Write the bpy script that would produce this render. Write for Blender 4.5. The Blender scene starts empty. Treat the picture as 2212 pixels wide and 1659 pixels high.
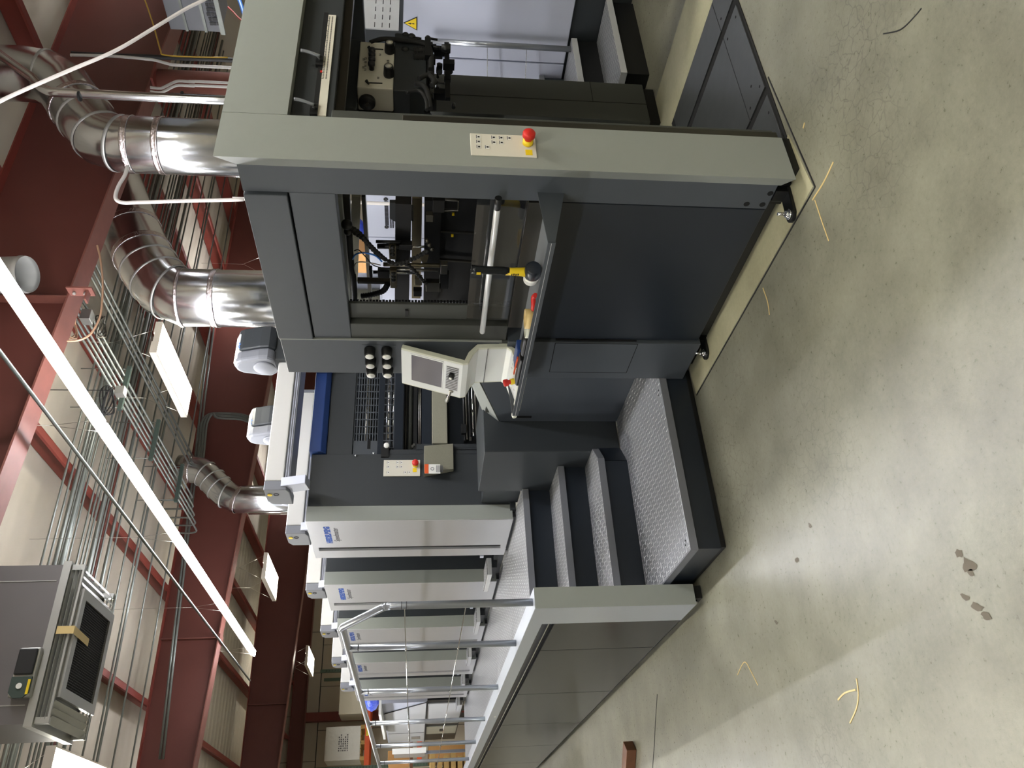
import bpy, bmesh, math, random
from mathutils import Vector, Matrix
random.seed(7)
D = bpy.data
S = bpy.context.scene
COL = S.collection
PI = math.pi

# ------------------------------------------------------------------ camera
FPX = 1720.27
yaw, pit, rol = 0.56686913, -0.11756192, 0.00778457
FW = Vector((math.sin(yaw)*math.cos(pit), math.cos(yaw)*math.cos(pit), math.sin(pit)))
R0 = Vector((math.cos(yaw), -math.sin(yaw), 0)); U0 = R0.cross(FW)
RT = R0*math.cos(rol) + U0*math.sin(rol)
UP = U0*math.cos(rol) - R0*math.sin(rol)
CAMP = Vector((0, 0, 1.55))
cam = D.objects.new('camera', D.cameras.new('camera')); COL.objects.link(cam)
# the phone was held sideways: picture right is world down
m3 = Matrix((-UP, RT, -FW)).transposed()
cam.matrix_world = Matrix.Translation(CAMP) @ m3.to_4x4()
cam.data.sensor_fit = 'HORIZONTAL'; cam.data.sensor_width = 36.0
cam.data.lens = FPX/2212*36.0
cam.data.clip_start = 0.05; cam.data.clip_end = 200
S.camera = cam

# ------------------------------------------------------------------ world, exposure
w = D.worlds.new('world'); S.world = w; w.use_nodes = True
w.node_tree.nodes['Background'].inputs[0].default_value = (0.9, 0.95, 1.0, 1)
w.node_tree.nodes['Background'].inputs[1].default_value = 0.15
vs = S.view_settings
vs.view_transform = 'Standard'; vs.look = 'None'; vs.gamma = 1.0
vs.use_curve_mapping = False
vs.exposure = 0.8
COOL = (0.95, 0.955, 1.0); WARM = (1.0, 0.975, 0.87)
LAMP = 28.0        # troffers
STRIP = 62.0       # long strip

def px(x, y, ax, val):
    "point of the photographed ray (pixel x, y) on the plane axis = val (how the room was measured)"
    d = FW*FPX + RT*((1659-y)-829.5) + UP*(1106-x)
    t = (val-CAMP[ax])/d[ax]
    return CAMP + d*t

# ------------------------------------------------------------------ materials
def lin(c):
    return tuple((v/255/12.92) if v/255 <= .04045 else ((v/255+.055)/1.055)**2.4 for v in c)
MATS = {}
def mat(name, col, rough=.5, metal=0., noise=0., nscale=40., bump=0., bscale=200., spec=.5, coat=0., trans=0., emit=None, estr=0, aniso=0, bdist=.002):
    if name in MATS: return MATS[name]
    m = D.materials.new(name); m.use_nodes = True; nt = m.node_tree
    b = nt.nodes['Principled BSDF']; c = lin(col)+(1,)
    b.inputs['Base Color'].default_value = c
    b.inputs['Roughness'].default_value = rough; b.inputs['Metallic'].default_value = metal
    b.inputs['Specular IOR Level'].default_value = spec
    b.inputs['Coat Weight'].default_value = coat; b.inputs['Transmission Weight'].default_value = trans
    b.inputs['Anisotropic'].default_value = aniso
    if emit:
        b.inputs['Emission Color'].default_value = tuple(emit)+(1,); b.inputs['Emission Strength'].default_value = estr
    tc = nt.nodes.new('ShaderNodeTexCoord')
    if noise:
        n = nt.nodes.new('ShaderNodeTexNoise'); n.inputs['Scale'].default_value = nscale; n.inputs['Detail'].default_value = 6
        nt.links.new(tc.outputs['Object'], n.inputs['Vector'])
        r = nt.nodes.new('ShaderNodeMapRange'); r.inputs[3].default_value = 1-noise; r.inputs[4].default_value = 1+noise
        nt.links.new(n.outputs['Fac'], r.inputs[0])
        mx = nt.nodes.new('ShaderNodeVectorMath'); mx.operation = 'SCALE'; mx.inputs[0].default_value = c[:3]
        nt.links.new(r.outputs[0], mx.inputs['Scale']); nt.links.new(mx.outputs[0], b.inputs['Base Color'])
    if bump:
        n2 = nt.nodes.new('ShaderNodeTexNoise'); n2.inputs['Scale'].default_value = bscale; n2.inputs['Detail'].default_value = 3
        nt.links.new(tc.outputs['Object'], n2.inputs['Vector'])
        bp = nt.nodes.new('ShaderNodeBump'); bp.inputs['Strength'].default_value = bump; bp.inputs['Distance'].default_value = bdist
        nt.links.new(n2.outputs['Fac'], bp.inputs['Height']); nt.links.new(bp.outputs[0], b.inputs['Normal'])
    MATS[name] = m; return m

mat('grey_paint', (142,146,140), .42, bump=.15, bscale=500, noise=.02)
mat('grey_paint_light', (186,188,190), .4, bump=.1, bscale=400)
mat('slate', (68,73,79), .42, bump=.2, bscale=600, noise=.05, nscale=8)
mat('slate_dark', (48,52,55), .45, bump=.2, bscale=600, noise=.04)
mat('olive_dark', (62,64,60), .5, bump=.15, bscale=500)
mat('navy', (30,36,44), .32, bump=.08, bscale=300)
mat('navy_gloss', (26,29,32), .24, bump=.02, bscale=40, spec=.3)
mat('black', (16,17,18), .45)
mat('black_metal', (20,21,22), .35, metal=.3)
mat('rubber', (22,22,22), .75)
mat('black_hole', (4,4,5), .9)
mat('steel', (170,168,160), .28, metal=1.)
mat('steel_dark', (88,86,80), .35, metal=.9)
mat('brass_steel', (150,142,120), .3, metal=.9)
mat('white_plastic', (226,229,226), .35)
mat('cream_edge', (214,216,198), .4)
mat('white_box', (196,195,190), .45, noise=.015)
mat('lavender', (182,186,200), .4, noise=.02, nscale=2)
mat('cap_grey', (112,114,120), .45)
mat('blue', (38,66,128), .4)
mat('logo_blue', (28,74,160), .5)
mat('logo_grey', (90,90,96), .5)
mat('yellow', (236,204,30), .45)
mat('red', (206,38,30), .4)
mat('orange', (226,92,40), .5)
mat('ink_black', (24,24,26), .5)
mat('label_white', (228,228,222), .5)
mat('panel_ivory', (214,210,196), .4)
mat('screen', (120,118,124), .12, coat=.6)
mat('beige_metal', (142,140,124), .4, noise=.12, nscale=120)
mat('red_steel', (118,50,40), .5, noise=.12, nscale=6, bump=.1)
mat('red_steel_dark', (94,48,40), .55, noise=.1, nscale=4, bump=.1)
mat('red_primer', (122,74,64), .55, noise=.2, nscale=9)
mat('conduit', (122,126,122), .4, metal=.7, noise=.08)
mat('conduit_white', (208,206,200), .4)
mat('pipe_black', (34,34,36), .5)
mat('strut_green', (58,72,66), .6)
mat('galv', (206,208,210), .2, metal=1., noise=.05, nscale=3, bump=.25, bscale=5, bdist=.01)
mat('foil', (205,196,196), .2, metal=1., bump=1., bscale=60, bdist=.006)
mat('galv_dull', (176,176,172), .42, metal=.7, noise=.1, nscale=6)
mat('hvac_grey', (112,108,108), .5, metal=.25, noise=.12, nscale=3)
mat('grille_dark', (46,46,48), .6)
mat('lamp_glow', (250,250,245), .5, emit=WARM, estr=LAMP)
mat('lamp_glow_cool', (250,250,245), .5, emit=COOL, estr=LAMP*1.9)
mat('strip_glow', (250,250,250), .5, emit=COOL, estr=STRIP)
mat('lamp_pan', (214,206,190), .5)
mat('scuff', (92,84,70), .7)
mat('concrete_wall', (186,176,158), .8, noise=.08, nscale=3, bump=.2, bscale=40)
mat('shrink_wrap', (226,226,222), .3, bump=.6, bscale=9, bdist=.02)
mat('paper_stack', (220,214,196), .6, bump=.3, bscale=6, bdist=.02)
mat('wood', (190,156,96), .7, noise=.2, nscale=20)
mat('wood_dark', (104,66,40), .6, noise=.25, nscale=25)
mat('cardboard', (186,140,86), .75, noise=.06)
mat('blue_wrap', (60,84,200), .35, bump=1, bscale=25, bdist=.02)
mat('tape_tan', (216,190,130), .5)
mat('rack_green', (78,98,84), .5)
mat('cable_white', (214,208,202), .5)
mat('cable_tan', (176,140,112), .6)
mat('cable_yellow', (196,160,50), .5)
mat('cable_red', (196,70,66), .5)
mat('cable_blue', (60,130,220), .5)
mat('sole_plate', (84,86,86), .34, metal=.55, noise=.2, nscale=14, bump=.1)
mat('tray_metal', (150,156,162), .35, metal=.3)
mat('brushed', (226,227,230), .42, metal=.9, aniso=.5, noise=.03, nscale=2)
mat('deck_frame', (176,182,188), .28, metal=.35)
mat('rail', (150,154,160), .28, metal=.6)
mat('chrome', (220,222,226), .12, metal=1.)
mat('handle_metal', (226,228,230), .35, metal=.4)
mat('glass_bulb', (120,124,128), .3)

# smoked acrylic
m = D.materials.new('acrylic'); m.use_nodes = True; nt = m.node_tree; b = nt.nodes['Principled BSDF']
b.inputs['Base Color'].default_value = (.35,.37,.38,1); b.inputs['Roughness'].default_value = .03
b.inputs['Transmission Weight'].default_value = .96; b.inputs['IOR'].default_value = 1.6; b.inputs['Coat Weight'].default_value = .6; b.inputs['Coat Roughness'].default_value = .02
MATS['acrylic'] = m

# checker (tread) plate: short raised bars in two alternating directions
def tread():
    m = D.materials.new('tread_plate'); m.use_nodes = True; nt = m.node_tree; b = nt.nodes['Principled BSDF']; N = nt.nodes; L = nt.links
    b.inputs['Metallic'].default_value = .6; b.inputs['Roughness'].default_value = .4
    g = N.new('ShaderNodeNewGeometry'); sp = N.new('ShaderNodeSeparateXYZ'); L.new(g.outputs['Position'], sp.inputs[0])
    def ma(op, a, b_=None, c=None):
        n = N.new('ShaderNodeMath'); n.operation = op
        for i, v in enumerate((a, b_, c)):
            if v is None: continue
            if isinstance(v, (int, float)): n.inputs[i].default_value = v
            else: L.new(v, n.inputs[i])
        return n.outputs[0]
    X = ma('MULTIPLY', sp.outputs[0], 27.); Y = ma('MULTIPLY', sp.outputs[1], 27.)
    par = ma('MODULO', ma('ADD', ma('FLOOR', X), ma('ADD', ma('FLOOR', Y), 1000.)), 2.)
    fx = ma('SUBTRACT', ma('FRACT', X), .5); fy = ma('SUBTRACT', ma('FRACT', Y), .5)
    def bar(a, b_):
        return ma('MULTIPLY', ma('LESS_THAN', ma('ABSOLUTE', a), .46), ma('SUBTRACT', 1., ma('MINIMUM', 1., ma('MULTIPLY', ma('ABSOLUTE', b_), 9.))))
    A = bar(fx, fy); Bv = bar(fy, fx)
    h = ma('ADD', ma('MULTIPLY', A, par), ma('MULTIPLY', Bv, ma('SUBTRACT', 1., par)))
    mx = N.new('ShaderNodeMix'); mx.data_type = 'RGBA'; mx.inputs[6].default_value = (.27,.275,.285,1); mx.inputs[7].default_value = (.62,.63,.64,1)
    L.new(ma('MINIMUM', 1., ma('MULTIPLY', h, 1.6)), mx.inputs[0]); L.new(mx.outputs[2], b.inputs['Base Color'])
    bp = N.new('ShaderNodeBump'); bp.inputs['Strength'].default_value = 1.; bp.inputs['Distance'].default_value = .004
    L.new(h, bp.inputs['Height']); L.new(bp.outputs[0], b.inputs['Normal'])
    MATS['tread_plate'] = m
tread()

# polished, crazed concrete
def concrete(name, c1, c2, rough, crack):
    m = D.materials.new(name); m.use_nodes = True; nt = m.node_tree; b = nt.nodes['Principled BSDF']; N = nt.nodes; L = nt.links
    tc = N.new('ShaderNodeNewGeometry')
    n1 = N.new('ShaderNodeTexNoise'); n1.inputs['Scale'].default_value = 3.2; n1.inputs['Detail'].default_value = 8; n1.inputs['Roughness'].default_value = .6
    n2 = N.new('ShaderNodeTexNoise'); n2.inputs['Scale'].default_value = 45; n2.inputs['Detail'].default_value = 8; n2.inputs['Roughness'].default_value = .75
    for n in (n1, n2): L.new(tc.outputs['Position'], n.inputs['Vector'])
    ad = N.new('ShaderNodeMath'); ad.operation = 'MULTIPLY_ADD'; ad.inputs[1].default_value = .35
    L.new(n2.outputs['Fac'], ad.inputs[0])
    hm = N.new('ShaderNodeMath'); hm.operation = 'MULTIPLY'; hm.inputs[1].default_value = .6; L.new(n1.outputs['Fac'], hm.inputs[0]); L.new(hm.outputs[0], ad.inputs[2])
    cr = N.new('ShaderNodeValToRGB'); cr.color_ramp.elements[0].position = .34; cr.color_ramp.elements[1].position = .66
    cr.color_ramp.elements[0].color = lin(c1)+(1,); cr.color_ramp.elements[1].color = lin(c2)+(1,)
    L.new(ad.outputs[0], cr.inputs[0])
    # fine crazing
    nz = N.new('ShaderNodeTexNoise'); nz.inputs['Scale'].default_value = 14; L.new(tc.outputs['Position'], nz.inputs['Vector'])
    vm = N.new('ShaderNodeVectorMath'); vm.operation = 'MULTIPLY_ADD'; vm.inputs[1].default_value = (.06,.06,.06)
    L.new(nz.outputs['Color'], vm.inputs[0]); L.new(tc.outputs['Position'], vm.inputs[2])
    vo = N.new('ShaderNodeTexVoronoi'); vo.feature = 'DISTANCE_TO_EDGE'; vo.inputs['Scale'].default_value = 17; L.new(vm.outputs[0], vo.inputs['Vector'])
    lt = N.new('ShaderNodeMapRange'); lt.inputs[1].default_value = 0; lt.inputs[2].default_value = .05; lt.inputs[3].default_value = 1; lt.inputs[4].default_value = 0
    L.new(vo.outputs['Distance'], lt.inputs[0])
    mk = N.new('ShaderNodeMapRange'); mk.inputs[1].default_value = .5; mk.inputs[2].default_value = .66; mk.inputs[3].default_value = 0; mk.inputs[4].default_value = crack
    n3 = N.new('ShaderNodeTexNoise'); n3.inputs['Scale'].default_value = .9; n3.inputs['Detail'].default_value = 3; L.new(tc.outputs['Position'], n3.inputs['Vector']); L.new(n3.outputs['Fac'], mk.inputs[0])
    mu = N.new('ShaderNodeMath'); mu.operation = 'MULTIPLY'; L.new(lt.outputs[0], mu.inputs[0]); L.new(mk.outputs[0], mu.inputs[1])
    mx = N.new('ShaderNodeMix'); mx.data_type = 'RGBA'; mx.inputs[7].default_value = lin((84,78,68))+(1,)
    L.new(mu.outputs[0], mx.inputs[0]); L.new(cr.outputs[0], mx.inputs[6]); L.new(mx.outputs[2], b.inputs['Base Color'])
    rr = N.new('ShaderNodeMapRange'); rr.inputs[3].default_value = rough-.08; rr.inputs[4].default_value = rough+.14; L.new(n2.outputs['Fac'], rr.inputs[0]); L.new(rr.outputs[0], b.inputs['Roughness'])
    bp = N.new('ShaderNodeBump'); bp.inputs['Strength'].default_value = .3; bp.inputs['Distance'].default_value = .002; L.new(n2.outputs['Fac'], bp.inputs['Height']); L.new(bp.outputs[0], b.inputs['Normal'])
    MATS[name] = m
concrete('floor_concrete', (103,101,86), (138,136,119), .27, .7)
concrete('floor_patch', (150,146,118), (180,176,146), .5, .1)

# cream roof liner with faint ribs along X
m = mat('roof_liner', (182,173,157), .8, noise=.05, nscale=3); nt = m.node_tree
g = nt.nodes.new('ShaderNodeNewGeometry'); wv = nt.nodes.new('ShaderNodeTexWave'); wv.bands_direction = 'Y'; wv.inputs['Scale'].default_value = 1.1; wv.inputs['Distortion'].default_value = .6
nt.links.new(g.outputs['Position'], wv.inputs['Vector']); bp = nt.nodes.new('ShaderNodeBump'); bp.inputs['Strength'].default_value = .5; bp.inputs['Distance'].default_value = .03
nt.links.new(wv.outputs['Fac'], bp.inputs['Height']); nt.links.new(bp.outputs[0], nt.nodes['Principled BSDF'].inputs['Normal'])

# ------------------------------------------------------------------ mesh helpers
def wloc(o):
    v = Vector((0,0,0))
    while o: v = v + o.location; o = o.parent
    return v

class MB:
    def __init__(s): s.v = []; s.f = []; s.sm = []; s.mi = []; s.cur = 0
    def add(s, vs, fs, smooth=False):
        n = len(s.v); s.v += [Vector(p) for p in vs]; s.f += [[i+n for i in f] for f in fs]; s.sm += [smooth]*len(fs); s.mi += [s.cur]*len(fs); return s
    def box(s, x0, x1, y0, y1, z0, z1):
        if x0 > x1: x0, x1 = x1, x0
        if y0 > y1: y0, y1 = y1, y0
        if z0 > z1: z0, z1 = z1, z0
        return s.add([(x0,y0,z0),(x1,y0,z0),(x1,y1,z0),(x0,y1,z0),(x0,y0,z1),(x1,y0,z1),(x1,y1,z1),(x0,y1,z1)],
            [(0,3,2,1),(4,5,6,7),(0,1,5,4),(1,2,6,5),(2,3,7,6),(3,0,4,7)])
    def obox(s, c, ax, ay, az):
        "box from centre and three half-axis vectors"
        c, ax, ay, az = map(Vector, (c, ax, ay, az)); vs = [c+ax*i+ay*j+az*k for k in (-1,1) for i, j in ((-1,-1),(1,-1),(1,1),(-1,1))]
        return s.add(vs, [(0,3,2,1),(4,5,6,7),(0,1,5,4),(1,2,6,5),(2,3,7,6),(3,0,4,7)])
    def bar(s, a, b, w_, h, up=(0,0,1)):
        a, b = Vector(a), Vector(b); d = (b-a); L = d.length; d.normalize(); sd = d.cross(Vector(up))
        if sd.length < 1e-4: sd = d.cross(Vector((1,0,0)))
        sd.normalize(); u = sd.cross(d)
        return s.obox((a+b)/2, d*L/2, sd*w_/2, u*h/2)
    def prism(s, pts, ax, a, b):
        "polygon pts (2D) extruded along axis ax from a to b"
        n = len(pts)
        def P(p, t): return {0:(t,p[0],p[1]),1:(p[0],t,p[1]),2:(p[0],p[1],t)}[ax]
        vs = [P(p,a) for p in pts]+[P(p,b) for p in pts]
        fs = [list(range(n))[::-1], list(range(n,2*n))]+[(i,(i+1)%n,(i+1)%n+n,i+n) for i in range(n)]
        return s.add(vs, fs)
    def cyl(s, a, b, r, r2=None, seg=16, cap=True):
        a, b = Vector(a), Vector(b); d = (b-a).normalized(); r2 = r if r2 is None else r2
        u = d.orthogonal().normalized(); w_ = d.cross(u); vs = []
        for p, q in ((a, r), (b, r2)):
            vs += [p+(u*math.cos(2*PI*i/seg)+w_*math.sin(2*PI*i/seg))*q for i in range(seg)]
        s.add(vs, [(i,(i+1)%seg,(i+1)%seg+seg,i+seg) for i in range(seg)], True)
        if cap: s.add(vs, [list(range(seg))[::-1], list(range(seg,2*seg))])
        return s
    def tube(s, pts, r, seg=10, cap=True, rs=None, closed=False):
        pts = [Vector(p) for p in pts]; n = len(pts); vs = []; u = None
        for i, p in enumerate(pts):
            if closed: d = (pts[(i+1)%n]-pts[i-1]).normalized()
            else: d = (pts[min(i+1,n-1)]-pts[max(i-1,0)]).normalized()
            if u is None: u = d.orthogonal().normalized()
            u = (u-d*u.dot(d)).normalized(); w_ = d.cross(u); q = rs[i] if rs else r
            if not closed and 0 < i < n-1:      # mitre
                c = (pts[i]-pts[i-1]).normalized().dot(d); q = q
            vs += [p+(u*math.cos(2*PI*k/seg)+w_*math.sin(2*PI*k/seg))*q for k in range(seg)]
        fs = [(i*seg+k, i*seg+(k+1)%seg, (i+1)*seg+(k+1)%seg, (i+1)*seg+k) for i in range(n-1) for k in range(seg)]
        if closed: fs += [((n-1)*seg+k, (n-1)*seg+(k+1)%seg, (k+1)%seg, k) for k in range(seg)]
        s.add(vs, fs, True)
        if cap and not closed: s.add(vs, [list(range(seg))[::-1], list(range((n-1)*seg, n*seg))])
        return s
    def lathe(s, prof, c, ax=(0,0,1), seg=24):
        "profile of (radius, height) about axis ax from point c"
        c = Vector(c); d = Vector(ax).normalized(); u = d.orthogonal().normalized(); w_ = d.cross(u); vs = []
        for r, h in prof: vs += [c+d*h+(u*math.cos(2*PI*k/seg)+w_*math.sin(2*PI*k/seg))*max(r,1e-5) for k in range(seg)]
        fs = [(i*seg+k, i*seg+(k+1)%seg, (i+1)*seg+(k+1)%seg, (i+1)*seg+k) for i in range(len(prof)-1) for k in range(seg)]
        return s.add(vs, fs, True)
    def quad(s, *p): return s.add(p, [tuple(range(len(p)))])
    def sphere(s, c, r, seg=14):
        rr = (r, r, r) if isinstance(r, (int, float)) else r; vs = []; h = seg//2
        for i in range(h+1):
            t = PI*i/h
            vs += [Vector(c)+Vector((rr[0]*math.sin(t)*math.cos(2*PI*k/seg), rr[1]*math.sin(t)*math.sin(2*PI*k/seg), rr[2]*math.cos(t))) for k in range(seg)]
        return s.add(vs, [(i*seg+k, (i+1)*seg+k, (i+1)*seg+(k+1)%seg, i*seg+(k+1)%seg) for i in range(h) for k in range(seg)], True)
    def build(s, name, mats, parent=None, bevel=0, label=None, seg=2):
        if parent is None:
            xs = [v.x for v in s.v]; ys = [v.y for v in s.v]; zs = [v.z for v in s.v]
            org = Vector(((min(xs)+max(xs))/2, (min(ys)+max(ys))/2, min(zs)))
        else: org = wloc(parent)
        me = D.meshes.new(name); me.from_pydata([v-org for v in s.v], [], s.f)
        if not isinstance(mats, (list, tuple)): mats = [mats]
        for q in mats: me.materials.append(MATS[q])
        for p, sm, mi in zip(me.polygons, s.sm, s.mi): p.use_smooth = sm; p.material_index = mi
        bm = bmesh.new(); bm.from_mesh(me); bmesh.ops.remove_doubles(bm, verts=bm.verts, dist=1e-5); bmesh.ops.recalc_face_normals(bm, faces=bm.faces); bm.to_mesh(me); bm.free()
        o = D.objects.new(name, me); COL.objects.link(o)
        if parent is None: o.location = org
        else: o.parent = parent
        if bevel:
            md = o.modifiers.new('bevel', 'BEVEL'); md.width = bevel; md.segments = seg; md.limit_method = 'ANGLE'; md.angle_limit = math.radians(40)
        if label: o['label'] = label
        return o

def B(x0,x1,y0,y1,z0,z1): return MB().box(x0,x1,y0,y1,z0,z1)
def tag(o, label=None, cat=None, group=None, kind=None):
    if label: o['label'] = label
    if cat: o['category'] = cat
    if group: o['group'] = group
    if kind: o['kind'] = kind
    return o
def thing(name, loc, label, cat, group=None):
    o = D.objects.new(name, None); COL.objects.link(o); o.location = loc; o.empty_display_size = .2
    return tag(o, label, cat, group)
def dup(o, off=(0,0,0), label=None, parent=None, keep=None):
    c = o.copy(); COL.objects.link(c)
    if parent: c.parent = parent
    else: c.location = o.location+Vector(off)
    if label: c['label'] = label
    for ch in list(o.children):
        if keep is None or keep(ch): dup(ch, parent=c)
    return c
def text(s, size, name, matn, parent, loc, ex, ey, bold=0, extr=.0006, shear=0, wscale=1):
    "lettering: ex = reading direction, ey = up direction of the letters"
    cu = D.curves.new(name, 'FONT'); cu.body = s; cu.size = size; cu.extrude = extr; cu.offset = bold; cu.shear = shear
    cu.align_x = 'CENTER'; cu.align_y = 'CENTER'
    t = D.objects.new('tmp', cu); COL.objects.link(t); bpy.context.view_layer.update()
    me = D.meshes.new_from_object(t.evaluated_get(bpy.context.evaluated_depsgraph_get())); D.objects.remove(t)
    ex, ey = Vector(ex).normalized(), Vector(ey).normalized(); n = ex.cross(ey); org = wloc(parent)
    for v in me.vertices: v.co = Vector(loc)-org+ex*v.co.x*wscale+ey*v.co.y+n*v.co.z
    me.materials.clear(); me.materials.append(MATS[matn]); me.name = name
    o = D.objects.new(name, me); COL.objects.link(o); o.parent = parent; return o
def arc(c, r, a0, a1, n, ex, ez):
    c, ex, ez = Vector(c), Vector(ex), Vector(ez)
    return [c+ex*r*math.cos(a0+(a1-a0)*i/n)+ez*r*math.sin(a0+(a1-a0)*i/n) for i in range(n+1)]
def spline(pts, n=6):
    pts = [Vector(p) for p in pts]; q = [pts[0]]+pts+[pts[-1]]; out = []
    for i in range(1, len(q)-2):
        a, b, c, d = q[i-1:i+3]
        for k in range(n):
            t = k/n; out.append(.5*((2*b)+(c-a)*t+(2*a-5*b+4*c-d)*t*t+(3*b-a-3*c+d)*t**3))
    return out+[pts[-1]]

# ================================================================== the building
XL, XR, YF, YB, ZC = -9.0, 14.0, -8.0, 25.4, 5.36
fl = MB()
fl.add([(XL,YF,0),(XR,YF,0),(XR,YB,0),(XL,YB,0),(XL,YF,-.2),(XR,YF,-.2),(XR,YB,-.2),(XL,YB,-.2)], [(0,1,2,3),(4,7,6,5),(0,4,5,1),(1,5,6,2),(2,6,7,3),(3,7,4,0)])
tag(fl.build('floor', 'floor_concrete'), kind='structure')
# paler new concrete poured round the feeder base, a few millimetres proud, with the saw joints beside it
p = MB().prism([(2.275,2.10),(2.62,2.135),(2.62,2.17),(3.9,2.17),(4.35,2.17),(4.35,3.9),(2.275,3.66)], 2, -.05, .003)
tag(p.build('trim_1', 'floor_patch'), kind='structure')
j = MB()
for a, b in (((2.262,2.09),(2.266,3.66)), ((2.262,2.09),(3.0,2.135))):
    j.bar((a[0],a[1],.001),(b[0],b[1],.001), .006, .004)
pts = [(.997,5.283),(.85,5.42),(.75,5.50),(.608,5.636),(.3,5.93)]
for a, b in zip(pts, pts[1:]): j.bar((a[0],a[1],.001),(b[0],b[1],.001), .006, .003)
tag(j.build('trim_2', 'ink_black'), kind='structure')
# chips and scuffs in the floor finish
ch = MB()
def blob(cx, cy, r, sx=1, n=11, ang=0):
    vs = []
    for i in range(n):
        a = 2*PI*i/n; q = r*random.uniform(.55,1.15); x, y = q*math.cos(a)*sx, q*math.sin(a)
        vs.append((cx+x*math.cos(ang)-y*math.sin(ang), cy+x*math.sin(ang)+y*math.cos(ang), .0012))
    ch.quad(*vs)
for x, y, r, s_ in ((2072,1195,.016,1.5),(2092,1222,.022,1.6),(2098,1238,.014,1),(2085,1290,.01,2.5),(2110,1310,.012,2.6),(2130,1330,.012,2.),(1722,1210,.012,1.6),(1678,1345,.012,1.8),(1750,1135,.01,1.5)):
    q = px(x, y, 2, 0); blob(q.x, q.y, r, s_, ang=1.1)
tag(ch.build('trim_3', 'scuff'), kind='structure')
fb = MB()
def flat_curve(m_, pix, wd, z=.0015):
    pts = spline([px(x, y, 2, z) for x, y in pix], 5)
    for a, b in zip(pts, pts[1:]): m_.bar(a, b, wd, .002)
flat_curve(fb, [(1755,432),(1780,392),(1800,350)], .007); flat_curve(fb, [(1760,432),(1776,480),(1790,520)], .004)
flat_curve(fb, [(1648,622),(1658,652),(1662,680)], .005); flat_curve(fb, [(1593,1458),(1608,1430),(1622,1450),(1637,1480)], .004)
flat_curve(fb, [(1850,1465),(1854,1500),(1850,1530),(1836,1562)], .005); flat_curve(fb, [(1810,1512),(1825,1497),(1848,1490)], .006)
flat_curve(fb, [(1735,277),(1738,265)], .008)
tag(fb.build('trim_4', 'tape_tan'), kind='structure')
sk = MB(); flat_curve(sk, [(1908,73),(1945,64),(1975,36),(1990,18)], .004)
tag(sk.build('trim_5', 'ink_black'), kind='structure')
# shell
tag(B(XL-.2,XL,YF,YB,0,ZC+.3).build('wall_left','concrete_wall'), kind='structure')
tag(B(XR,XR+.2,YF,YB,0,ZC+.3).build('wall_right','concrete_wall'), kind='structure')
tag(B(XL,XR,YF-.2,YF,0,ZC+.3).build('wall_front','concrete_wall'), kind='structure')
tag(B(XL,XR,YB,YB+.2,0,ZC+.3).build('wall_back','concrete_wall'), kind='structure')
tag(B(XL,XR,YF,YB,ZC,ZC+.1).build('ceiling','roof_liner'), kind='structure')
g = MB(); g.box(XL,XR,YB-.012,YB,4.36,4.385)
for k in range(-6, 11): g.box(k*1.22+.5,k*1.22+.512,YB-.008,YB,0,4.36); g.box(k*1.22+.9,k*1.22+.912,YB-.008,YB,4.385,ZC)
tag(g.build('trim_6','ink_black'), kind='structure')

# ------------------------------------------------------------------ rafters and purlins
def zb(x): return min(4.50-.055*x, 4.95)
def rafter(Y, label, top=5.12, bot=zb, name='roof_rafter'):
    r = thing(name, (0,Y,top), label, 'roof beam', 'tapered steel rafters')
    MB().prism([(XL,bot(XL)),(0,bot(0)),(XR,bot(XR)),(XR,top),(XL,top)], 1, Y-.01, Y+.01).build('web','red_steel_dark',r)
    f = MB(); x0 = XL
    xs = [XL, -5, 0, 5, 10, XR]
    for a, b in zip(xs, xs[1:]):
        f.add([(a,Y-.11,bot(a)-.014),(b,Y-.11,bot(b)-.014),(b,Y+.11,bot(b)-.014),(a,Y+.11,bot(a)-.014),(a,Y-.11,bot(a)),(b,Y-.11,bot(b)),(b,Y+.11,bot(b)),(a,Y+.11,bot(a))],
              [(0,3,2,1),(4,5,6,7),(0,1,5,4),(1,2,6,5),(2,3,7,6),(3,0,4,7)])
    f.build('lower_flange','red_primer',r)
    B(XL,XR,Y-.1,Y+.1,top-.012,top).build('upper_flange','red_steel',r)
    return r
r1 = rafter(5.3, 'big tapered red-brown roof beam crossing nearest above the press feeder')
xs_ = px(165,640,1,5.2).x
B(xs_-.006,xs_+.006,5.2,5.29,zb(xs_)+.0,5.1).build('stiffener','red_primer',r1)
q = MB().box(xs_-.07,xs_+.03,5.14,5.2,zb(xs_)-.17,zb(xs_)-.155); q.box(xs_+.02,xs_+.035,5.12,5.22,zb(xs_)-.2,zb(xs_)-.01); q.build('splice_plate','red_primer',r1)
b_ = MB()
for dz in (.06,.14): b_.cyl((xs_+.015,5.17,zb(xs_)-dz),(xs_-.005,5.17,zb(xs_)-dz),.012,seg=6)
b_.build('bolt','galv_dull',r1)
r2 = rafter(11.85, 'second tapered red-brown roof beam, beyond the middle exhaust duct')
B(3.2,3.212,11.75,11.84,zb(3.2),5.1).build('stiffener','red_primer',r2)
B(3.14,3.26,11.74,11.96,zb(3.2)-.03,zb(3.2)-.015).build('splice_plate','red_primer',r2)
r3 = rafter(18.6, 'third tapered red-brown roof beam, far down the building')
B(3.6,3.612,18.5,18.59,zb(3.6),5.1).build('stiffener','red_primer',r3)
rafter(25.1, 'end roof beam dark red against the back wall', bot=lambda x: 4.72)
PUR = [('purlin', 0.90), ('purlin', 2.40), ('purlin', 3.97), ('purlin', 5.47), ('purlin', 7.0), ('purlin', 8.52), ('purlin', 10.04), ('purlin', 11.56)]
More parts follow.
